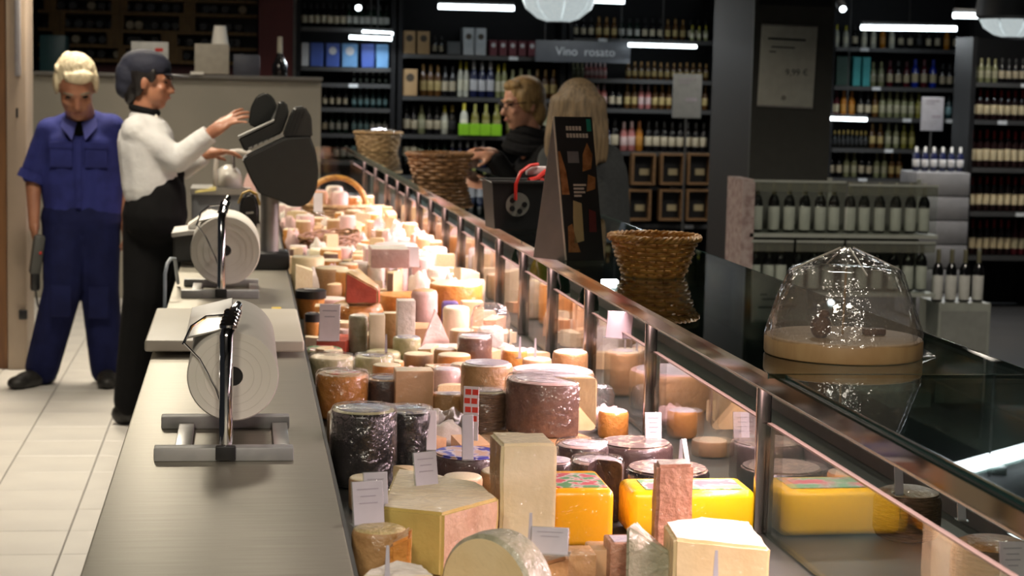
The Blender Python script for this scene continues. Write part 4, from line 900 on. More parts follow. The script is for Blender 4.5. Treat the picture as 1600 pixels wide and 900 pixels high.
for a, e_, w_ in ((sho, elb, wri), (shf, elf, wrf)): b.cap(a, .045, chest, .09); b.cap(a, .042, e_, .036); b.cap(e_, .036, w_, .026)
hand(b, wri, (.80, -.05, .56), (-.45, -.45, .7), 1.12, spread=.6, curl=.45); hand(b, wrf, (.9, 0, .1), (0, .2, 1), 1.0)
kn, an = L(J(226, 462, Y-.06)), L(J(203, 625, Y)); kf, af = L(J(252, 462, Y+.16)), L(J(248, 610, Y+.16))
b.cap(hip, .1, kn, .06); b.cap(kn, .06, an, .04); b.cap(hip, .1, kf, .06); b.cap(kf, .06, af, .04)
remesh(b, 'body', SKINT, wo, .0075, 4)
face_parts(wo, q, ax, hs, brow=(.03, .02, .015))
b = MB(); b.ball(q(0, -.036, .038), (.086*hs, .092*hs, .092*hs), 16, 12, ax=ax); b.ball(q(0, -.07, -.035), (.068*hs, .050*hs, .085*hs), 14, 10, ax=ax)
for e in (-1, 1): b.ball(q(e*.066, -.035, -.01), (.020*hs, .026*hs, .062*hs), 10, 8, ax=ax); b.ball(q(e*.072, .022, .032), (.010*hs, .020*hs, .036*hs), 10, 8, ax=ax)
remesh(b, 'hair', mat('black_hair', (.012, .010, .010), .4, bump=.4, bscale=60, stretch=(1, 1, .3)), wo, .008, 3)
b = MB(); b.ball(q(0, -.030, .066), (.092*hs, .114*hs, .074*hs), 18, 12, ax=ax); b.ball(q(0, -.090, .020), (.082*hs, .070*hs, .082*hs), 16, 10, ax=ax); b.ball(q(0, -.10, -.03), (.07*hs, .055*hs, .06*hs), 14, 10, ax=ax)
capm = mat('navy_cap', (.009, .011, .026), .8, bump=.4, bscale=30)
cp = remesh(b, 'cap', capm, wo, .009, 4)
MB().ball(q(0, .105, .040), (.062*hs, .060*hs, .007*hs), 16, 8, ax=ax).build('cap_peak', mat('dark_peak', (.010, .011, .018), .6), cp)
b = MB()                                                                 # shirt
for a in (-1, 0, 1):
    o = Vector((0, .075*a, 0)); b.cap(chest+o+Vector((-.01, 0, .03)), .125, waist+o*.9, .125)
b.cap(sho, .072, chest, .11); b.cap(shf, .072, chest, .11); b.cap(neck+Vector((-.01, 0, -.03)), .06, chest, .10)
for a, e_, w_ in ((sho, elb, wri), (shf, elf, wrf)):
    b.cap(a, .068, e_, .058); b.cap(e_, .058, e_.lerp(w_, .72), .050)
sh = remesh(b, 'shirt', WSHIRT, wo, .010, 5)
dd = (wri-elb).normalized(); pp = elb.lerp(wri, .74); MB().tube([pp, pp+dd*.035], [.046, .044], 20).build('cuff', WSHIRT, sh)
MB().tube([neck+Vector((.055*math.cos(i*pi/8), .055*math.sin(i*pi/8), -.012*math.cos(i*pi/8))) for i in range(16)], .016, 8, closed=True).build('black_collar', BLACKC, sh)
MB().tube([neck+Vector((.05, -.05, -.02)), chest+Vector((.09, -.10, .06)), chest+Vector((.135, -.09, -.0))], .005, 6).build('lanyard', PAPER, wo)
MB().rbox(chest+Vector((.14, -.095, -.02)), (.025, .02, .04), .004).build('badge_clip', BLACK, wo)
b = MB()                                                                 # apron and trousers
for a in (-1, 0, 1):
    o = Vector((0, .075*a, 0)); b.cap(waist+o+Vector((.035, 0, -.035)), .122, hip+o+Vector((.01, 0, 0)), .142)
b.cap(waist+Vector((.10, 0, .06)), .05, waist+Vector((.06, 0, -.05)), .10)
b.cap(hip, .14, kn, .098); b.cap(kn, .098, an, .075); b.cap(hip, .14, kf, .095); b.cap(kf, .095, af, .07)
remesh(b, 'black_apron', BLACKC, wo, .011, 5)
shoe(wo, (an.x-.03, an.y+.02, 0), (an.x+.14, an.y-.06, 0), SHOEM, .045); shoe(wo, (af.x-.03, af.y+.02, 0), (af.x+.16, af.y, 0), SHOEM, .045)

# --- customer with glasses
Y = 10.05
c1 = thing('person', 'blonde woman with glasses and black scarf holding a purse at the counter', 'person', (1.56, Y, 0)); grp(Matrix.Translation((-1.56, -Y, 0)))
b = MB(); hs = 1.16
hc = L(J(815, 163, Y)); q, ax = head(b, hc, (-1, -.38, -.14), (-.05, 0, 1), hs)
neck = L(J(832, 212, Y+.02)); b.cap(hc+Vector((.03, 0, -.06)), .05, neck, .055)
chest = L(J(842, 285, Y+.04)); hip = L(J(850, 410, Y+.05)); shn = L(J(856, 250, Y-.15)); shf = L(J(838, 250, Y+.2))
eln, wrn = L(J(812, 306, Y-.18)), L(J(768, 244, Y-.14)); elf, wrf = L(J(805, 300, Y+.2)), L(J(772, 240, Y+.1))
b.cap(neck, .05, chest, .11); b.cap(chest, .11, hip, .12)
for a, e_, w_ in ((shn, eln, wrn), (shf, elf, wrf)): b.cap(a, .045, chest, .09); b.cap(a, .042, e_, .036); b.cap(e_, .036, w_, .027)
hand(b, wrn, (-1, -.15, .05), (-.1, -.4, .9), 1.05, curl=.9); hand(b, wrf, (-1, -.2, .25), (.1, .2, 1), 1.05, curl=.8, thumb=-1)
for e in (-1, 1): b.cap(hip, .11, Vector((hip.x, hip.y+.1*e, .5)), .065); b.cap(Vector((hip.x, hip.y+.1*e, .5)), .065, Vector((hip.x, hip.y+.1*e, .08)), .042)
remesh(b, 'body', SKIN, c1, .0075, 4)
face_parts(c1, q, ax, hs, brow=(.25, .16, .07))
BLOND = mat('blond_hair', (.36, .23, .09), .45, col2=(.22, .13, .045), scale=22, stretch=(4, 4, .6), bump=.6, bscale=60)
b = MB(); b.ball(q(0, -.024, .040), (.085*hs, .098*hs, .090*hs), 18, 12, ax=ax); b.ball(q(0, -.062, -.03), (.070*hs, .058*hs, .085*hs), 14, 10, ax=ax); b.ball(q(0, .035, .090), (.060*hs, .040*hs, .028*hs), 12, 8, ax=ax)
for e in (-1, 1): b.ball(q(e*.066, .0, .02), (.020*hs, .048*hs, .060*hs), 12, 8, ax=ax)
b.cap(q(.02, -.09, -.07), .028, q(.03, -.10, -.14), .018)
remesh(b, 'hair', BLOND, c1, .008, 3)
gl = mat('black_glasses', (.015, .013, .013), .3)
g = MB()
for e in (-1, 1):
    g.tube([q(e*.031+.022*math.cos(a), .098, .005+.015*math.sin(a)) for a in [2*pi*i/14 for i in range(14)]], .0024, 6, closed=True)
    g.tube([q(e*.053, .096, .010), q(e*.080, .04, .012), q(e*.084, -.02, .008)], .0026, 6)
g.tube([q(-.01, .102, .009), q(.01, .102, .009)], .0024, 6); g.build('glasses', gl, c1)
b = MB()
for a in (-1, 0, 1):
    o = Vector((0, .085*a, 0)); b.cap(chest+o+Vector((0, 0, .03)), .14, hip+o, .15)
b.cap(hip, .17, hip+Vector((0, 0, -.25)), .18)
for a, e_, w_ in ((shn, eln, wrn), (shf, elf, wrf)): b.cap(a, .085, chest, .13); b.cap(a, .08, e_, .068); b.cap(e_, .068, e_.lerp(w_, .85), .05)
jk = remesh(b, 'jacket', BLACKC, c1, .011, 5)
SCARF = mat('black_scarf', (.008, .008, .009), .9, bump=.6, bscale=40, spec=.15)
for i in range(3):
    MB().tube([neck+Vector(((.085+.018*i)*math.cos(a)-.01, (.085+.018*i)*math.sin(a), .012-.038*i+.012*math.sin(2*a+i))) for a in [2*pi*j/20 for j in range(20)]], .034, 8, closed=True).build('scarf_fold', SCARF, c1)
for h_, k_ in ((1, 0), (-1, 0)): shoe(c1, (hip.x+.02, hip.y+.1*h_, 0), (hip.x-.18, hip.y+.1*h_, 0), SHOEM)
b = MB()
for e in (-1, 1): b.cap(hip, .14, Vector((hip.x, hip.y+.1*e, .5)), .09); b.cap(Vector((hip.x, hip.y+.1*e, .5)), .09, Vector((hip.x, hip.y+.1*e, .09)), .065)
remesh(b, 'trousers', BLACKC, c1, .014, 4)
pu = J(738, 250, Y-.12)
t = thing('purse', 'small pale folded purse held in the hands of the woman with glasses', 'purse', pu, .2)
MB().rbox((0, .01, 0), (.07, .03, .06), .008, M=Matrix.Rotation(.5, 4, 'Y')).build('flap', mat('pale_purse', (.55, .40, .34), .5, col2=(.25, .12, .10), scale=60), t)
MB().rbox((-.01, .02, -.02), (.07, .03, .05), .008, M=Matrix.Rotation(-.2, 4, 'Y')).build('pouch', MATS['pale_purse'], t)

# --- customer seen from behind
Y = 8.3
c2 = thing('person', 'woman with long straight fair hair seen from behind in a dark grey coat', 'person', (1.47, Y, 0)); grp(Matrix.Translation((-1.47, -Y, 0)))
b = MB(); hs = 1.05
hc = L(J(904, 170, Y)); q, ax = head(b, hc, (.25, 1, -.05), (0, 0, 1), hs)
neck = L(J(906, 225, Y)); chest = L(J(908, 290, Y)); hip = L(J(910, 420, Y)); s1, s2_ = L(J(866, 252, Y)), L(J(948, 252, Y))
b.cap(hc, .05, neck, .055); b.cap(neck, .05, chest, .1); b.cap(chest, .1, hip, .11)
arms = []
for s_, e in ((s1, -1), (s2_, 1)):
    e_ = s_+Vector((.03*e, .05, -.28)); w_ = e_+Vector((-.03*e, .17, -.12)); arms.append((s_, e_, w_)); b.cap(s_, .045, chest, .09); b.cap(s_, .042, e_, .036); b.cap(e_, .036, w_, .027); hand(b, w_, (0, 1, -.2), (0, .1, 1), 1.0, thumb=e)
for e in (-1, 1): b.cap(hip, .11, Vector((hip.x+.09*e, hip.y, .5)), .065); b.cap(Vector((hip.x+.09*e, hip.y, .5)), .065, Vector((hip.x+.09*e, hip.y, .08)), .042)
remesh(b, 'body', SKIN, c2, .0085, 4)
face_parts(c2, q, ax, hs, brow=(.25, .16, .07))
HAIR2 = mat('fair_straight_hair', (.22, .15, .08), .45, col2=(.10, .068, .035), scale=16, stretch=(6, 6, .35), bump=.6, bscale=50)
b = MB(); b.ball(q(0, -.028, .035), (.092*hs, .098*hs, .094*hs), 18, 12, ax=ax)
for i in range(9):
    a = -1.35+2.7*i/8; x = .092*math.sin(a); yy = -.03-.075*math.cos(a)
    b.cap(q(x, yy, .03), .030, q(x*1.18, yy-.006, -.13), .032); b.cap(q(x*1.18, yy-.006, -.13), .032, q(x*1.22, yy-.01, -.215-.02*math.cos(i*2.1)), .022)
remesh(b, 'hair', HAIR2, c2, .009, 4)
COAT = mat('dark_grey_coat', (.022, .025, .026), .9, col2=(.028, .031, .033), scale=60, bump=.3, bscale=60)
b = MB()
for a in (-1, 0, 1):
    o = Vector((.085*a, 0, 0)); b.cap(chest+o+Vector((0, 0, .04)), .125, hip+o, .14)
b.cap(hip+Vector((-.06, 0, 0)), .16, hip+Vector((-.06, 0, -.35)), .17); b.cap(hip+Vector((.06, 0, 0)), .16, hip+Vector((.06, 0, -.35)), .17)
for s_, e_, w_ in arms: b.cap(s_, .078, chest, .12); b.cap(s_, .076, e_, .066); b.cap(e_, .066, e_.lerp(w_, .9), .052)
b.cap(neck+Vector((0, 0, -.02)), .075, chest, .1)
remesh(b, 'coat', COAT, c2, .011, 5)
b = MB()
for e in (-1, 1): b.cap(Vector((hip.x+.09*e, hip.y, .55)), .09, Vector((hip.x+.09*e, hip.y, .1)), .065); shoe(c2, (hip.x+.09*e, hip.y-.03, 0), (hip.x+.09*e, hip.y+.19, 0), SHOEM)
remesh(b, 'trousers', BLACKC, c2, .014, 4)

# ------------------------------------------------------------------ rear shop: shelving with bottles
BY = 15.0
def bm_(name, glass, label, cap_):
    return [mat('g_'+name, glass, .12, spec=.6), mat('l_'+name, label, .6), mat('c_'+name, cap_, .4)]
KIND = {
 'green': ('dark green bottle with white label', bm_('green', (.008, .02, .012), (.42, .42, .38), (.02, .02, .02))),
 'black': ('black wine bottle with cream label', bm_('black', (.008, .007, .008), (.46, .40, .28), (.015, .015, .015))),
 'teal': ('bottle with a pale teal label', bm_('teal', (.015, .04, .045), (.16, .28, .30), (.06, .08, .08))),
 'blue': ('navy bottle with white label and neck', bm_('blue', (.012, .016, .06), (.52, .52, .54), (.65, .65, .65))),
 'yellow': ('clear bottle with yellow neck foil', bm_('yellow', (.25, .26, .12), (.58, .55, .40), (.62, .54, .04))),
 'white': ('white bottle with yellow neck foil', bm_('white', (.5, .5, .42), (.62, .60, .46), (.62, .54, .04))),
 'rose': ('pink rose bottle with white label', bm_('rose', (.45, .16, .15), (.58, .42, .40), (.55, .40, .40))),
 'gold': ('amber bottle with gold label', bm_('gold', (.10, .045, .012), (.42, .32, .13), (.34, .19, .05))),
 'olive': ('olive yellow bottle', bm_('olive', (.17, .16, .03), (.24, .22, .07), (.32, .31, .06))),
 'red': ('dark red necked bottle with cream label', bm_('red', (.02, .008, .008), (.58, .48, .30), (.35, .02, .02))),
 'goldcap': ('dark bottle with gold neck foil', bm_('goldcap', (.012, .012, .01), (.03, .03, .03), (.42, .30, .06))),
 'cobalt': ('cobalt blue bottle with cream label', bm_('cobalt', (.01, .03, .32), (.48, .42, .26), (.01, .03, .32))),
 'aqua': ('aqua bottle', bm_('aqua', (.03, .25, .26), (.05, .30, .31), (.05, .30, .31))),
 'wine': ('wine red bottle with cream label', bm_('wine', (.08, .01, .015), (.46, .40, .26), (.08, .01, .015))),
 'pale': ('pale green white wine bottle', bm_('pale', (.20, .21, .11), (.34, .33, .22), (.26, .25, .12))),
 'amber': ('orange liqueur bottle', bm_('amber', (.40, .15, .015), (.44, .20, .03), (.35, .12, .02))),
 'whitecap': ('dark green bottle with white cap', bm_('whitecap', (.008, .02, .012), (.30, .36, .32), (.52, .56, .5))),
}
BPROF = [(0, 0), (.034, 0), (.037, .004), (.037, .055), (.0375, .056), (.0375, .145), (.037, .146), (.037, .175), (.030, .205), (.0155, .232), (.0150, .235), (.0150, .297), (.013, .30), (0, .30)]
BPM = [0, 0, 0, 1, 1, 1, 0, 0, 0, 2, 2, 2, 2]
BME = {}
def bottle(kind, loc, h=.3, where='', group='', fat=1):
    if kind not in BME:
        me = MB().lathe(BPROF, 12, pm=BPM).mesh('bottle')
        for m in KIND[kind][1]: me.materials.append(m)
        me.polygons.foreach_set('use_smooth', [True]*len(me.polygons)); me.set_sharp_from_angle(angle=math.radians(40)); BME[kind] = me
    o = bpy.data.objects.new('bottle', BME[kind]); COL.objects.link(o); o.location = (loc[0], loc[1], loc[2]+.0012); s = h/.3; o.scale = (s*fat, s*fat, s)
    o.rotation_euler = (0, 0, random.uniform(0, 6))
    tag(o, KIND[kind][0]+' '+where, 'bottle', (KIND[kind][0]+' '+where)); return o
BOARDS = []
def snap(x, Y, z):
    c_ = [b_ for b_ in BOARDS if b_[0] <= x <= b_[1] and abs(b_[2]-Y) < .4]
    if not c_: return z, 9
    zz = min((b_[3] for b_ in c_), key=lambda q: abs(q-z))
    if abs(zz-z) > .1: return z, 9
    up = [b_[3] for b_ in c_ if b_[3] > zz+.01]; return zz, (min(up)-.04-zz if up else 9)
def row(x0, x1, base, hpx, kinds_, where, Y=BY, n=None, jit=0, fat=1):
    a, c = D(x0, base, Y), D(x1, base, Y); h = hpx*Y/FPX
    n = n or max(1, int((c.x-a.x)/(.078*h/.3*fat))); z_, gap = snap((a.x+c.x)/2, Y, a.z); h = min(h, gap)
    for b_ in BOARDS:
        if b_[0] <= (a.x+c.x)/2 <= b_[1] and abs(b_[2]-Y) < .4: a.x = max(a.x, b_[0]+.022); c.x = min(c.x, b_[1]-.022)
    pitch = (c.x-a.x)/n
    for i in range(n):
        k = kinds_[i*len(kinds_)//n]
        x = a.x+(c.x-a.x)*(i+.5)/n
        bottle(k, (x, Y+random.uniform(-jit, jit), z_), h*(1-random.uniform(0, .05)), where, fat=min(fat, pitch*.48/(.0376*h/.3)))
def unit(name, label, x0, x1, shelves, Y=BY, top=0, posts=(), depth=.34, edge=None, back=True):
    """open shelving: boards at picture heights, uprights, back panel"""
    a, c = D(x0, 200, Y), D(x1, 200, Y)
    t = thing(name, label, 'shelf unit', ((a.x+c.x)/2, Y+.05, 0)); hw = (c.x-a.x)/2
    zt = D((x0+x1)/2, top, Y).z
    for px in (x0, x1)+tuple(posts):
        xx = D(px, 200, Y).x-(a.x+c.x)/2
        MB().box((xx, .0, zt/2), (.035, depth, zt)).build('upright', DARKW, t, smooth=False)
    if back: MB().box((0, depth/2+.01, zt/2), (2*hw, .02, zt)).build('back_panel', DARKW, t, smooth=False)
    for py in shelves:
        z = D((x0+x1)/2, py, Y).z
        BOARDS.append((a.x, c.x, Y, z)); sh_ = MB().box((0, 0, z-.013), (2*hw-.04, depth, .022)).build('shelf_board', DARKW, t, smooth=False)
        MB().box((0, -depth/2-.004, z-.016), (2*hw-.04, .008, .032)).build('price_rail', DARKM, sh_, smooth=False)
        for i in range(max(1, int(hw*4))):
            if random.random() < .45:
                MB().box((-hw+.1+random.random()*(2*hw-.2), -depth/2-.010, z-.016), (.07, .003, .028)).build('shelf_ticket', mat('shelf_ticket', (.6, .62, .64), .5), sh_, smooth=False)
    z = .25
    while z < D((x0+x1)/2, max(shelves), Y).z-.25:
        MB().box((0, 0, z), (2*hw-.04, depth, .022)).build('shelf_board', DARKW, t, smooth=False); z += .36
    return t
def carton(label, x0, x1, y0, y1, m, Y=BY, d=.2, name='carton', group=None, spot=None, cat='box'):
    a, c = D(x0, y1, Y), D(x1, y0, Y)
    z_, gap = snap((a.x+c.x)/2, Y, a.z); wd, h = c.x-a.x-.002, min(c.z-a.z, gap)
    o = thing(name, label, cat, ((a.x+c.x)/2, Y, z_+.0012), 0, group)
    b = MB().rbox((0, 0, h/2), (wd, d, h), .004, seg=1).build('carton_body', m, o)
    if spot: MB().lathe([(0, 0), (wd*.28, 0), (wd*.28, .002), (0, .002)], 20, M=Matrix.Translation((0, -d/2, h*.68)) @ Matrix.Rotation(pi/2, 4, 'X')).build('round_print', spot, b)
    return o
KRAFT = mat('kraft_board', (.36, .23, .11), .7, col2=(.32, .20, .09), scale=6)
DKSPOT = mat('dark_spot', (.05, .035, .02), .6); GRYB = mat('pale_grey_box', (.42, .45, .47), .6); BLUEB = mat('blue_box', (.05, .10, .38), .45); LBLUE = mat('light_blue_box', (.13, .30, .55), .45); WHB = mat('white_box', (.55, .56, .58), .5)
MAROON = mat('maroon_box', (.12, .02, .03), .5); TEALB = mat('aqua_box', (.04, .32, .33), .45); DKGREY = mat('dark_grey_box', (.08, .085, .09), .6)

# left rear bay
unit('bottle_shelf', 'dark bottle shelving left of the cardboard wine boxes', 464, 611, (44, 105, 130, 168, 208, 250, 300), top=-10)
row(470, 612, 44, 38, ['black', 'green'], 'on the top board of the left rear shelving', n=14)
for i, (x0, x1, m, tx) in enumerate(((470, 482, WHB, 'white and grey carton beside the dark red column'), (484, 505, BLUEB, 'violet blue carton on the left rear shelf'), (508, 530, BLUEB, 'blue carton with pale swirl on left rear shelf'), (533, 558, LBLUE, 'bright light blue carton under the tube lights'), (563, 584, BLUEB, 'deep blue carton next to bright one under the tube lights'), (586, 606, LBLUE, 'light blue carton against the shelf upright'))):
    carton(tx, x0, x1, 68, 104, m, spot=WHB if i in (2, 3) else None)
row(548, 612, 128, 20, ['whitecap'], 'on the second board of the left rear shelving', n=6)
row(548, 612, 167, 38, ['teal'], 'on the middle board of the left rear shelving', n=6)
row(470, 545, 167, 36, ['black'], 'on the middle board of the left rear shelving', n=7)
row(548, 612, 207, 34, ['teal', 'green'], 'on the lower board of the left rear shelving', n=6)
row(470, 545, 207, 34, ['black', 'green'], 'on the lower board of the left rear shelving', n=7)
row(520, 612, 250, 36, ['green'], 'on the low board of the left rear shelving', n=8)
# central bays
unit('bottle_shelf', 'dark bottle shelving behind the woman with glasses', 622, 874, (87, 152, 211, 262, 312), top=-10)
row(674, 694, 87, 30, ['black'], 'between the boxes of the central shelving', n=2)
for x0, x1, y0, y1, m, sp, tx in ((628, 648, 51, 86, KRAFT, DKSPOT, 'left brown cardboard wine box on the upper central shelf'), (650, 670, 51, 86, KRAFT, DKSPOT, 'right brown cardboard wine box on the upper central shelf'), (697, 718, 66, 86, DKGREY, None, 'plain dark grey box beside tall pale boxes'), (721, 739, 44, 86, GRYB, DKSPOT, 'tall pale grey bottle box with dark dot, left of pair'), (740, 758, 44, 86, GRYB, DKSPOT, 'tall pale grey bottle box with dark dot, right of pair'), (627, 651, 110, 151, KRAFT, DKSPOT, 'brown cardboard wine box on the middle central shelf')):
    carton(tx, x0, x1, y0, y1, m, spot=sp)
for i in range(5): carton('maroon gift box in the row above white capped bottles', 762+15*i, 775+15*i, 62, 86, MAROON, spot=WHB, group='maroon gift boxes in a row')
row(655, 712, 151, 50, ['gold', 'black'], 'on the middle board of the central shelving', n=5)
row(714, 732, 151, 58, ['white'], 'on the middle board of the central shelving', n=2)
row(733, 772, 151, 62, ['blue'], 'on the middle board of the central shelving', n=3)
row(773, 792, 151, 54, ['yellow'], 'on the middle board of the central shelving', n=2)
row(794, 872, 151, 46, ['pale', 'gold'], 'on the middle board of the central shelving', n=6)
row(628, 712, 210, 46, ['black', 'pale', 'black', 'white', 'goldcap'], 'on the third board of the central shelving', n=7)
row(716, 784, 210, 50, ['white', 'olive', 'olive', 'olive'], 'standing in the lime green carrier', n=4, Y=BY-.10)
lime = mat('lime_carton', (.22, .50, .01), .5)
a, c = D(716, 211, BY-.155), D(784, 194, BY-.155); dz_ = snap((a.x+c.x)/2, BY, a.z)[0]-a.z; a.z += dz_+.0012; c.z += dz_+.0012
t = thing('bottle_carrier', 'lime green open cardboard carrier holding yellow bottles', 'carrier', ((a.x+c.x)/2, BY-.155, a.z))
for i in range(4): MB().rbox((-(c.x-a.x)/2+(c.x-a.x)*(i+.5)/4, 0, (c.z-a.z)/2), ((c.x-a.x)/4-.004, .01, c.z-a.z), .002, seg=1).build('front_panel', lime, t)
row(790, 872, 210, 46, ['olive', 'pale'], 'on the third board of the central shelving', n=7)
row(628, 760, 262, 42, ['green', 'blue'], 'on the fourth board of the central shelving', n=11)
row(660, 870, 312, 42, ['black', 'yellow', 'blue'], 'on the low board of the central shelving', n=16)
unit('bottle_shelf', 'dark rose wine shelving under the hanging wine sign', 885, 1110, (62, 124, 170, 236, 290, 348), top=-10)
row(886, 1108, 62, 34, ['black', 'gold', 'green', 'black', 'gold', 'black'], 'on the top board of the rose wine shelving', n=18)
row(1076, 1108, 62, 24, ['yellow'], 'on the top board of the rose wine shelving', n=3, Y=BY-.13)
row(886, 948, 124, 24, ['pale', 'rose', 'rose'], 'on the second board of the rose wine shelving', n=8, fat=1.2)
row(976, 1108, 124, 28, ['gold'], 'on the second board of the rose wine shelving', n=13, fat=1.2)
row(886, 948, 169, 44, ['rose'], 'on the third board of the rose wine shelving', n=6)
row(950, 972, 169, 40, ['black'], 'on the third board of the rose wine shelving', n=2)
row(974, 1050, 169, 42, ['gold', 'rose', 'gold', 'gold'], 'on the third board of the rose wine shelving', n=7)
row(1052, 1108, 169, 42, ['gold'], 'on the third board of the rose wine shelving', n=5)
row(940, 966, 235, 52, ['blue', 'black'], 'on the fourth board of the rose wine shelving', n=2)
row(968, 1004, 235, 48, ['rose', 'amber'], 'on the fourth board of the rose wine shelving', n=3)
row(1006, 1108, 235, 48, ['black'], 'on the fourth board of the rose wine shelving', n=8)
# wine crates low on the shelf
WOODC = mat('crate_wood', (.17, .085, .03), .6, col2=(.12, .06, .02), scale=10, stretch=(1, 1, 5))
for i, (x0, y0) in enumerate(((985, 240), (1030, 240), (1072, 240), (978, 296), (1028, 296), (1070, 296))):
    a, c = D(x0, y0+48, BY-.18), D(x0+38, y0, BY-.18)
    t = thing('wine_crate', 'open wooden wine crate '+('in the upper' if i < 3 else 'in the lower')+' row under the rose wine shelving', 'crate', ((a.x+c.x)/2, BY-.18, a.z), 0, 'open wine crates '+('upper' if i < 3 else 'lower'))
    wd, h = c.x-a.x, c.z-a.z
    for xx in (-1, 1): MB().box((xx*(wd/2-.008), 0, h/2), (.016, .1, h)).build('side_board', WOODC, t, smooth=False)
    for zz in (.008, h-.008): MB().box((0, 0, zz), (wd-.034, .1, .016)).build('end_board', WOODC, t, smooth=False)
    MB().box((0, .045, h/2), (wd-.034, .008, h-.034)).build('rear_board', BLACK, t, smooth=False)
    MB().box((.02, .03, h*.4), (wd*.4, .01, h*.2)).build('bottle_label', mat('cream_label', (.4, .34, .2), .6), t, smooth=False)
# hanging sign
a, c = D(836, 96, BY-.3), D(985, 66, BY-.3)
t = thing('aisle_sign', 'dark grey hanging sign reading Vino rosato', 'sign', ((a.x+c.x)/2, BY-.3, a.z)); wd, h = c.x-a.x, c.z-a.z
MB().rbox((0, 0, h/2), (wd, .02, h), .004).build('board', mat('sign_grey', (.065, .07, .08), .5), t)
PLT = mat('pale_lettering', (.42, .44, .46), .5)
text('word', 'Vino', h*.56, PLT, t, (-wd*.29, -.0115, h*.32), (pi/2, 0, 0)); text('word', 'rosato', h*.56, PLT, t, (wd*.01, -.0115, h*.32), (pi/2, 0, 0))
for xx in (-.4, .4): MB().tube([(wd*xx, 0, h), (wd*xx, 0, CEIL-a.z)], .004, 6).build('suspension_rod', DARKM, t)
# price boards on posts
def post_board(label, x0, x1, y0, y1, Y, m, price=None):
    a, c = D(x0, y1, Y), D(x1, y0, Y)
    t = thing('post_sign', label, 'sign', ((a.x+c.x)/2, Y, 0)); wd, h = c.x-a.x, c.z-a.z
    b_ = MB().rbox((0, 0, a.z+h/2), (wd, .012, h), .003).build('board', m, t)
    MB().tube([(0, .012, 0), (0, .012, a.z+h*.5)], .008, 8).build('post', DARKM, t); MB().rbox((0, .012, .01), (.25, .25, .02), .006).build('foot', DARKM, t)
    MB().box((.0, -.007, a.z+h*.88), (wd*.6, .002, h*.04)).build('printed_line', PRINT, b_, smooth=False); MB().box((-.02, -.007, a.z+h*.80), (wd*.4, .002, h*.03)).build('printed_line', PRINT, b_, smooth=False)
    MB().box((.03, -.007, a.z+h*.42), (wd*.4, .002, h*.09)).build('price_print', PRINT, b_, smooth=False)
post_board('grey price board on a thin post before the rose wine shelving', 1050, 1097, 116, 184, 13.6, mat('board_grey', (.24, .25, .25), .5))
post_board('pale price board on a thin post before the right hand spirits shelving', 1438, 1475, 152, 204, 13.6, mat('board_pale', (.40, .40, .45), .5))
# poster on the pillar
a, c = D(1184, 166, 9.97), D(1276, 41, 9.97); wd, h = c.x-a.x, c.z-a.z
t = thing('wall_poster', 'laminated white price poster fixed to the dark grey pillar', 'poster', ((a.x+c.x)/2, 9.984, a.z), 0)
MR = Matrix.Rotation(math.radians(1.4), 4, 'Y')
MB().rbox((0, 0, h/2), (wd, .006, h), .002, M=MR).build('sheet', mat('poster_white', (.62, .63, .56), .4), t)
for dx, dz, lw, lh in ((-.04, .83, .68, .028), (-.10, .73, .42, .018), (-.28, .67, .12, .016)): MB().box((wd*dx, -.0035, h*dz), (wd*lw, .001, h*lh), M=MR).build('printed_line', INK, t, smooth=False)
text('price', '9,99 €', h*.11, INK, t, (-wd*.02, -.0038, h*.39), (pi/2, 0, 0))
MB().lathe([(0, 0), (.014, 0), (.014, .001), (0, .001)], 12, M=Matrix.Translation((-.01, -.0035, h*.11)) @ Matrix.Rotation(pi/2, 4, 'X')).build('small_emblem', mat('emblem_print', (.25, .25, .22), .5), t)
for z_ in (0, h): MB().box((0, -.002, z_), (wd, .008, .010), M=MR).build('clamp_strip', ALU, t, smooth=False)

# right spirits shelving
unit('bottle_shelf', 'dark spirits shelving right of the pillar', 1290, 1502, (76, 136, 184, 232, 278, 330), top=-10)
row(1298, 1500, 76, 36, ['white', 'black', 'white', 'amber', 'white', 'black', 'goldcap', 'black', 'amber', 'black'], 'on the top board of the spirits shelving', n=14)
carton('dark green box with pale cap at the pillar end of spirits shelf', 1300, 1323, 88, 133, mat('bottle_green_box', (.012, .05, .035), .5)); 
for i in range(2): carton('aqua bottle carton, '+('left' if i == 0 else 'right')+' of the pair on spirits shelf', 1326+15*i, 1340+15*i, 88, 133, TEALB)
row(1357, 1382, 135, 40, ['pale'], 'on the second board of the spirits shelving', n=2)
row(1383, 1422, 135, 42, ['wine', 'black', 'wine'], 'on the second board of the spirits shelving', n=3)
row(1422, 1464, 135, 46, ['cobalt', 'wine', 'cobalt'], 'on the second board of the spirits shelving', n=3)
row(1466, 1500, 135, 40, ['black'], 'on the second board of the spirits shelving', n=3)
row(1294, 1310, 183, 44, ['wine'], 'on the third board of the spirits shelving', n=2)
row(1311, 1336, 183, 44, ['amber'], 'on the third board of the spirits shelving', n=2)
row(1338, 1440, 183, 42, ['black', 'gold', 'pale', 'pale', 'pale', 'olive'], 'on the third board of the spirits shelving', n=9)
row(1476, 1500, 183, 40, ['teal'], 'on the third board of the spirits shelving', n=2)
row(1292, 1355, 231, 28, ['goldcap'], 'on the fourth board of the spirits shelving', n=9)
row(1356, 1430, 231, 40, ['gold', 'pale', 'olive'], 'on the fourth board of the spirits shelving', n=6)
row(1292, 1410, 277, 42, ['black', 'pale', 'black', 'pale', 'gold'], 'on the low board of the spirits shelving', n=10)
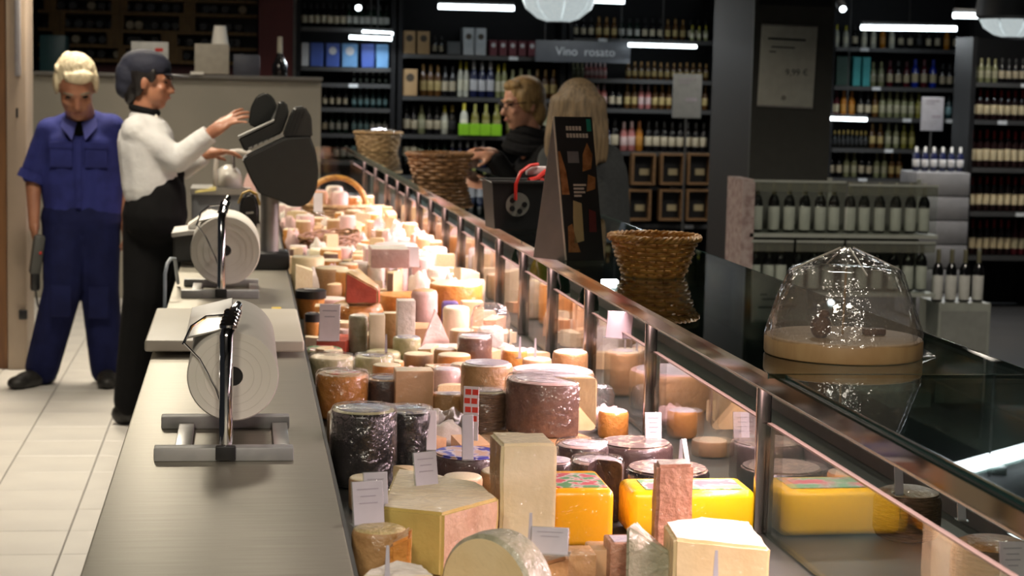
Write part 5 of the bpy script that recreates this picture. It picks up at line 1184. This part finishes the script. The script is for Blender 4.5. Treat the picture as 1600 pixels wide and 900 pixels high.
# angled red wine shelving
unit('bottle_shelf', 'dark red wine shelving at the right edge with cream labels', 1508, 1660, (130, 188, 262, 330, 398), Y=13.5, top=60)
for ib, (b_, hp, kk) in enumerate(((130, 40, ['pale', 'black', 'green']), (187, 50, ['red']), (261, 62, ['red']), (329, 58, ['red']), (397, 58, ['red', 'wine']))):
    row(1512, 1645, b_, hp, kk, 'on the '+('top', 'second', 'third', 'fourth', 'lowest')[ib]+' board of the red wine shelving', Y=13.5, n=12)
# white wrapped pallet display before it
a, c = D(1414, 400, 13.0), D(1502, 268, 13.0)
t = thing('stacked_display', 'pale grey stacked carton display under small white bottles', 'display', ((a.x+c.x)/2, 13.0, 0))
n = 6; hh_ = c.z/n
for i in range(n): MB().rbox((0, 0, hh_*(i+.5)), (c.x-a.x, .35, hh_-.006), .006).build('carton_layer', mat('pallet_grey', (.22, .22, .235), .6), t)
zz = c.z
for i in range(6): bottle('blue', (a.x+(c.x-a.x)*(i+.5)/6, 12.95, zz), .17, 'on the pale grey stacked display', fat=1.2)

# bottle rack with clear boxes in front of the pillar
RY = 9.3
rk = thing('bottle_rack', 'pale floor display rack with clear bins of white labelled bottles', 'display rack', (D(1300, 300, RY).x, RY, 0))
RX = rk.location.x
FLOR = mat('floral_panel', (.40, .32, .30), .6, col2=(.25, .17, .16), scale=30); RACK = mat('pale_rack', (.34, .36, .32), .5)
def rx(px): return D(px, 350, RY).x-RX
def rz_(py, px=1300): return D(px, py, RY).z
MB().box((rx(1156), .0, (rz_(280)+rz_(418))/2), (rx(1166)-rx(1147), .3, rz_(280)-rz_(418))).build('printed_side', FLOR, rk, smooth=False)
for py in (362, 452): MB().box(((rx(1160)+rx(1450))/2, .0, rz_(py)-.01), (rx(1450)-rx(1160), .3, .018)).build('tray', RACK, rk, smooth=False)
for px in (1162, 1307, 1448): MB().box((rx(px), .14, rz_(280)/2), (.02, .02, rz_(280))).build('upright', RACK, rk, smooth=False)
MB().box(((rx(1160)+rx(1450))/2, .155, (rz_(285)+rz_(465))/2), (rx(1450)-rx(1160), .008, rz_(285)-rz_(465))).build('rear_sheet', mat('rack_back', (.14, .145, .13), .6), rk, smooth=False)
MB().box(((rx(1160)+rx(1450))/2, .0, .04), (rx(1450)-rx(1160), .3, .08)).build('plinth', RACK, rk, smooth=False)
for x0, x1, yb, yt in ((1163, 1305, 362, 282), (1309, 1447, 362, 286), (1163, 1228, 452, 374), (1232, 1305, 452, 374), (1309, 1447, 452, 374)):
    MB().box(((rx(x0)+rx(x1))/2, -.145, (rz_(yb)+rz_(yt))/2), (rx(x1)-rx(x0), .004, rz_(yt)-rz_(yb))).build('clear_front', glassy('bin_front', (.9, .92, .9), f0=.04, rough=.05, haze=.0), rk, smooth=False)
    MB().box(((rx(x0)+rx(x1))/2, -.1475, rz_(yt)-.025), (rx(x1)-rx(x0), .002, .05)).build('milky_band', glassy('milky_band', (.7, .72, .68), haze=.2, hazecol=(.4, .4, .34)), rk, smooth=False)
    MB().box(((rx(x0)+rx(x1))/2, -.149, rz_(yt)+.0), (rx(x1)-rx(x0), .008, .012)).build('front_lip', RACK, rk, smooth=False)
MB().box(((rx(1168)+rx(1306))/2, -.13, (rz_(455)+rz_(500))/2), (rx(1306)-rx(1168), .01, rz_(455)-rz_(500))).build('white_front', RACK, rk, smooth=False)
KIND['rackb'] = ('black bottle with large white label', bm_('rackb', (.006, .006, .007), (.66, .66, .62), (.16, .15, .09)))
BME['rackb'] = MB().lathe([(0, 0), (.034, 0), (.037, .004), (.037, .012), (.0378, .013), (.0378, .150), (.037, .151), (.037, .180), (.028, .205), (.0155, .222), (.0150, .235), (.0150, .297), (.013, .30), (0, .30)], 14, pm=BPM).mesh('bottle')
for m_ in KIND['rackb'][1]: BME['rackb'].materials.append(m_)
BME['rackb'].polygons.foreach_set('use_smooth', [True]*len(BME['rackb'].polygons)); BME['rackb'].set_sharp_from_angle(angle=.7)
def rackrow(xs, py, tx):
    for px in xs:
        bottle('rackb', (RX+rx(px), RY-.07, rz_(py)), 80*RY/FPX, tx, fat=.92)
rackrow((1176, 1202, 1226, 1250, 1274, 1295), 361, 'in the upper left bin of the rack')
rackrow((1320, 1342, 1366, 1391, 1414, 1435), 361, 'in the upper right bin of the rack')
rackrow((1176, 1197, 1216, 1243, 1267, 1290), 451, 'in the lower left bins of the rack')
rackrow((1320, 1342, 1366, 1391, 1414, 1435), 451, 'in the lower right bin of the rack')
# low stand with more bottles
a, c = D(1452, 468, RY+.1), D(1532, 468, RY+.1)
t = thing('low_stand', 'low pale stand with bottles beside the display rack', 'stand', ((a.x+c.x)/2, RY+.1, 0))
MB().box((0, 0, a.z/2), (c.x-a.x, .28, a.z-.004)).build('stand_body', RACK, t, smooth=False); MB().box((0, -.143, a.z*.72), (c.x-a.x-.03, .004, a.z*.4)).build('front_card', mat('stand_card', (.26, .27, .25), .6), t, smooth=False)
for px in (1460, 1481, 1502, 1523): bottle('rackb', (D(px, 400, RY+.08).x, RY+.02, a.z), 86*RY/FPX, 'on the low stand beside the rack', fat=.85)

# behind the partition: crate wall, column, objects on the ledge
CW = 15.2
a, c = D(62, 96, CW), D(402, -25, CW)
t = thing('crate_wall', 'wall of stacked wooden wine crates filled with dark bottles', 'crate wall', ((a.x+c.x)/2, CW, 0))
OAK = mat('oak_crate', (.19, .105, .025), .55, col2=(.14, .075, .018), scale=8, stretch=(5, 1, 1))
ox = (a.x+c.x)/2
MB().box((0, .25, (c.z)/2), (c.x-a.x, .04, c.z)).build('rear_panel', BLACK, t, smooth=False)
MB().box((0, .1, a.z/2), (c.x-a.x, .25, a.z-.01)).build('red_base_panel', mat('dark_red_panel', (.09, .012, .014), .5), t, smooth=False)
rowsz = [96, 74, 50, 22, 0, -25]
for i, (y0, y1) in enumerate(zip(rowsz, rowsz[1:])):
    z0, z1 = D(230, y0, CW).z, D(230, y1, CW).z
    MB().box((0, .03, z0), (c.x-a.x, .3, .026)).build('crate_board', OAK, t, smooth=False)
    x = a.x+random.uniform(.05, .3)
    while x < c.x-.05:
        wd = random.choice((.06, .09, .12)); MB().box((x-ox, .03, (z0+z1)/2), (wd, .3, z1-z0-.028)).build('crate_end', OAK, t, smooth=False); x += random.uniform(.34, .72)
    for q_ in range(16):
        xx = a.x+.06+(c.x-a.x-.12)*(q_+random.random()*.6)/16
        MB().lathe([(0, 0), (.030, 0), (.034, .01), (.034, .2), (0, .2)], 10, M=Matrix.Translation((xx-ox, -.06, z0+.05)) @ Matrix.Rotation(-pi/2, 4, 'X')).build('lying_bottle', random.choice((BLACK, BLACK, DKGREY, KIND['black'][1][1] if random.random() < .25 else BLACK)), t)
struct(MB().box(((D(404, 60, CW-.3).x+D(458, 60, CW-.3).x)/2, CW-.2, 1.55), (D(458, 60, CW-.3).x-D(404, 60, CW-.3).x, .2, 3.1)).build('wall_column', mat('dark_red_column', (.10, .010, .010), .5), smooth=False))
struct(MB().box((D(461, 60, CW-.3).x, CW-.25, 1.55), (.03, .1, 3.1)).build('trim_2', mat('grey_trim', (.16, .17, .17), .5), smooth=False))
LZ = 1.5735
def on_ledge(px): return D(px, 115, 13.62).x
kl = 13.62/FPX
t = thing('cardboard_stand', 'plain beige cardboard box on the partition ledge', 'box', (on_ledge(331), 13.62, LZ))
MB().rbox((0, 0, 24*kl), (52*kl, .12, 46*kl), .004).build('carton', mat('beige_carton', (.36, .33, .27), .7), t)
MB().box((-22*kl, -.062, 2*kl), (20*kl, .03, 4*kl)).build('paper_slip', PAPER, t, smooth=False)
MB().lathe([(0, 47*kl), (13*kl, 47*kl), (9*kl, 75*kl), (0, 75*kl)], 16, M=Matrix.Translation((12*kl, 0, 0))).build('paper_cone', PAPER, t)
t = thing('notice_card', 'white notice card in a frame behind the saleswoman\'s cap', 'sign', (on_ledge(234), 13.62, LZ))
MB().rbox((0, 0, 24*kl), (56*kl, .01, 48*kl), .003).build('card', mat('notice_white', (.5, .5, .47), .5), t); MB().box((14*kl, -.007, 36*kl), (12*kl, .002, 5*kl)).build('red_mark', RED, t, smooth=False)
t = thing('dark_bottle', 'black champagne bottle with pale neck on the partition ledge', 'bottle', (on_ledge(437), 13.62, LZ))
MB().lathe([(0, 0), (11*kl, 0), (12*kl, 2*kl), (12*kl, 16*kl), (5*kl, 32*kl), (4*kl, 36*kl), (0, 36*kl)], 20).build('body', KIND['black'][1][0], t); MB().lathe([(4.2*kl, 30*kl), (3.6*kl, 58*kl), (4.2*kl, 60*kl), (0, 61*kl)], 16).build('neck_foil', mat('pale_foil', (.45, .42, .33), .35), t)
t = tag(MB().rbox((0, 0, 16*kl), (40*kl, .1, 32*kl), .006).rbox((0, -.052, 16*kl), (30*kl, .006, 22*kl), .002).build('till_box', mat('navy_till', (.05, .055, .075), .5), None, (on_ledge(385), 13.62, LZ)), 'dark blue grey box beside the beige carton on the ledge', 'box')
t = thing('crate_stack', 'dark teal crate stack in the corner behind the man', 'crate', (on_ledge(64), 14.6, 0))
for i in range(4): MB().rbox((0, 0, .23+.46*i), (.19, .3, .45), .01).build('crate_box', [DKGREY, DKGREY, DKGREY, mat('dark_teal', (.03, .09, .10), .4)][i], t)

# ------------------------------------------------------------------ shelf lights, pendant lamps, spots
def tube_light(label, x0, x1, y0, y1, Y, power=0, r=.02):
    a, c = D(x0, y0, Y), D(x1, y1, Y); a.y = Y; mid = (a+c)/2
    t = thing('tube_light', label, 'light', mid)
    MB().tube([a-mid, c-mid], r, 10).build('tube', TUBEL, t)
    MB().rbox((0, .0, r+.014), ((c-a).length, .05, .02), .004).build('housing', DARKM, t)
    MB().tube([(0, 0, r+.02), (0, 0, CEIL-mid.z)], .006, 6).build('suspension_rod', DARKM, t)
    if power: area('tube_glow', (mid.x, Y-.05, mid.z-.03), (c-a).length, power, (.9, .96, 1), sy=.05, rot=(math.radians(-25), 0, 0))
tube_light('bright tube light above the central bottle shelving', 685, 803, 10, 13, 14.3, 5)
tube_light('bright tube light behind the glass pendant lamp', 850, 975, -3, 2, 14.3, 5)
tube_light('short tube light over the blue cartons, upper of two', 566, 614, 50, 53, 14.75, 4, .014)
tube_light('short tube light over the blue cartons, lower of two', 546, 612, 58, 61, 14.5, 3, .014)
tube_light('tube light under the top board of the rose wine shelving', 982, 1088, 70, 73, 14.6, 5, .014)
tube_light('tube light above the spirits shelving', 1346, 1494, 43, 45, 14.3, 8)
tube_light('tube light beside the right pendant lamp', 1490, 1640, 24, 27, 12.8, 8)
tube_light('short tube light under the third spirits board', 1291, 1354, 185, 187, 14.7, 1, .014)
def pendant(label, cx, cy, rpx, hpx, Y):
    p = D(cx, cy, Y); k = Y/FPX; r = rpx*k; h = hpx*k
    t = thing('pendant_lamp', label, 'lamp', p)
    SHADE = mat('crystal_shade', (.6, .64, .64), .25, col2=(.40, .45, .46), scale=30, bump=.6, bscale=40, emit=(.75, .85, .86), estr=.45)
    for i in range(8): MB().lathe([(r*.3, 0), (r*.55, h*.12), (r*.86, h*.5), (r, h)], 4, a0=i*pi/4+.02, a1=(i+1)*pi/4-.02).build('glass_panel', SHADE, t)
    MB().lathe([(0, -.004), (r*.3, -.004), (r*.3, .012), (0, .012)], 20).build('bottom_plate', DARKM, t)
    MB().lathe([(r*1.0, h), (r*1.14, h+.02), (r*1.0, h+.25), (.03, h+.32)], 28).build('reflector', DARKM, t)
    MB().tube([(0, 0, h+.3), (0, 0, CEIL-p.z)], .006, 6).build('cable', BLACK, t)
pendant('faceted glass pendant lamp above the customers', 872, 34, 60, 40, 12.5)
pendant('faceted glass pendant lamp near the red wine shelving', 1580, 58, 52, 28, 11.5)
def spot(label, cx, cy, Y):
    p = D(cx, cy, Y); t = thing('spot_lamp', label, 'lamp', p)
    MB().lathe([(0, 0), (.022, 0), (.022, .004), (0, .004)], 16, M=Matrix.Rotation(pi/2+.5, 4, 'X')).build('bulb', TUBEL, t)
    MB().lathe([(.024, -.004), (.032, -.004), (.03, .08), (0, .10)], 16, M=Matrix.Rotation(-pi/2+.5, 4, 'X')).build('housing', BLACK, t)
    MB().tube([(0, .06, .0), (0, .06, CEIL-p.z)], .005, 6).build('stem', BLACK, t)
spot('small round spotlight above the left rear shelving', 560, 12, 14.0)
spot('small oval spotlight beside the pillar', 1317, 14, 12.5)
# ceiling fixtures for the lamps of the shop
for i, (x, y) in enumerate(((-.75, .6), (-.75, 7.6), (-.75, 10.2))):  # nearest panel houses the unseen lamp added for the rolls
    t = thing('ceiling_panel', 'square ceiling light panel over the staff aisle', 'light', (x, y, CEIL-.03), 0, 'ceiling panels over the staff aisle')
    MB().box((0, 0, .005), (.56, .56, .04)).build('frame', DARKM, t, smooth=False); MB().box((0, 0, -.018), (.5, .5, .005)).build('diffuser', TUBEL, t, smooth=False)
# long ceiling tube mirrored in the glass top
def refl(px, py, z): q_ = P(px, py, 2*TG-z); return Vector((q_.x, q_.y, z))
a, c = refl(1455, 745, CEIL-.1), refl(1650, 690, CEIL-.1); mid = (a+c)/2
t = thing('ceiling_tube', 'long ceiling tube light over the customer side', 'light', mid)
MB().tube([a-mid, c-mid], .045, 10).build('tube', TUBEL, t); MB().box((0, 0, .075), (.1, .1, .05)).build('mount', DARKM, t, smooth=False)
a = refl(938, 416, CEIL-.1)
t = thing('ceiling_tube', 'short square ceiling lamp over the far customer aisle', 'light', a)
MB().rbox((0, 0, 0), (.22, .5, .03), .01).build('diffuser', TUBEL, t); MB().box((0, 0, .055), (.1, .1, .08)).build('mount', DARKM, t, smooth=False)
for Yb, kk in ((6.75, 'green'), (6.35, 'olive'), (5.95, 'green'), (5.5, 'green')):
    bottle(kk, (CX(Yb, .12), Yb, DECK), .26, 'on the customer side shelf behind the front glass')
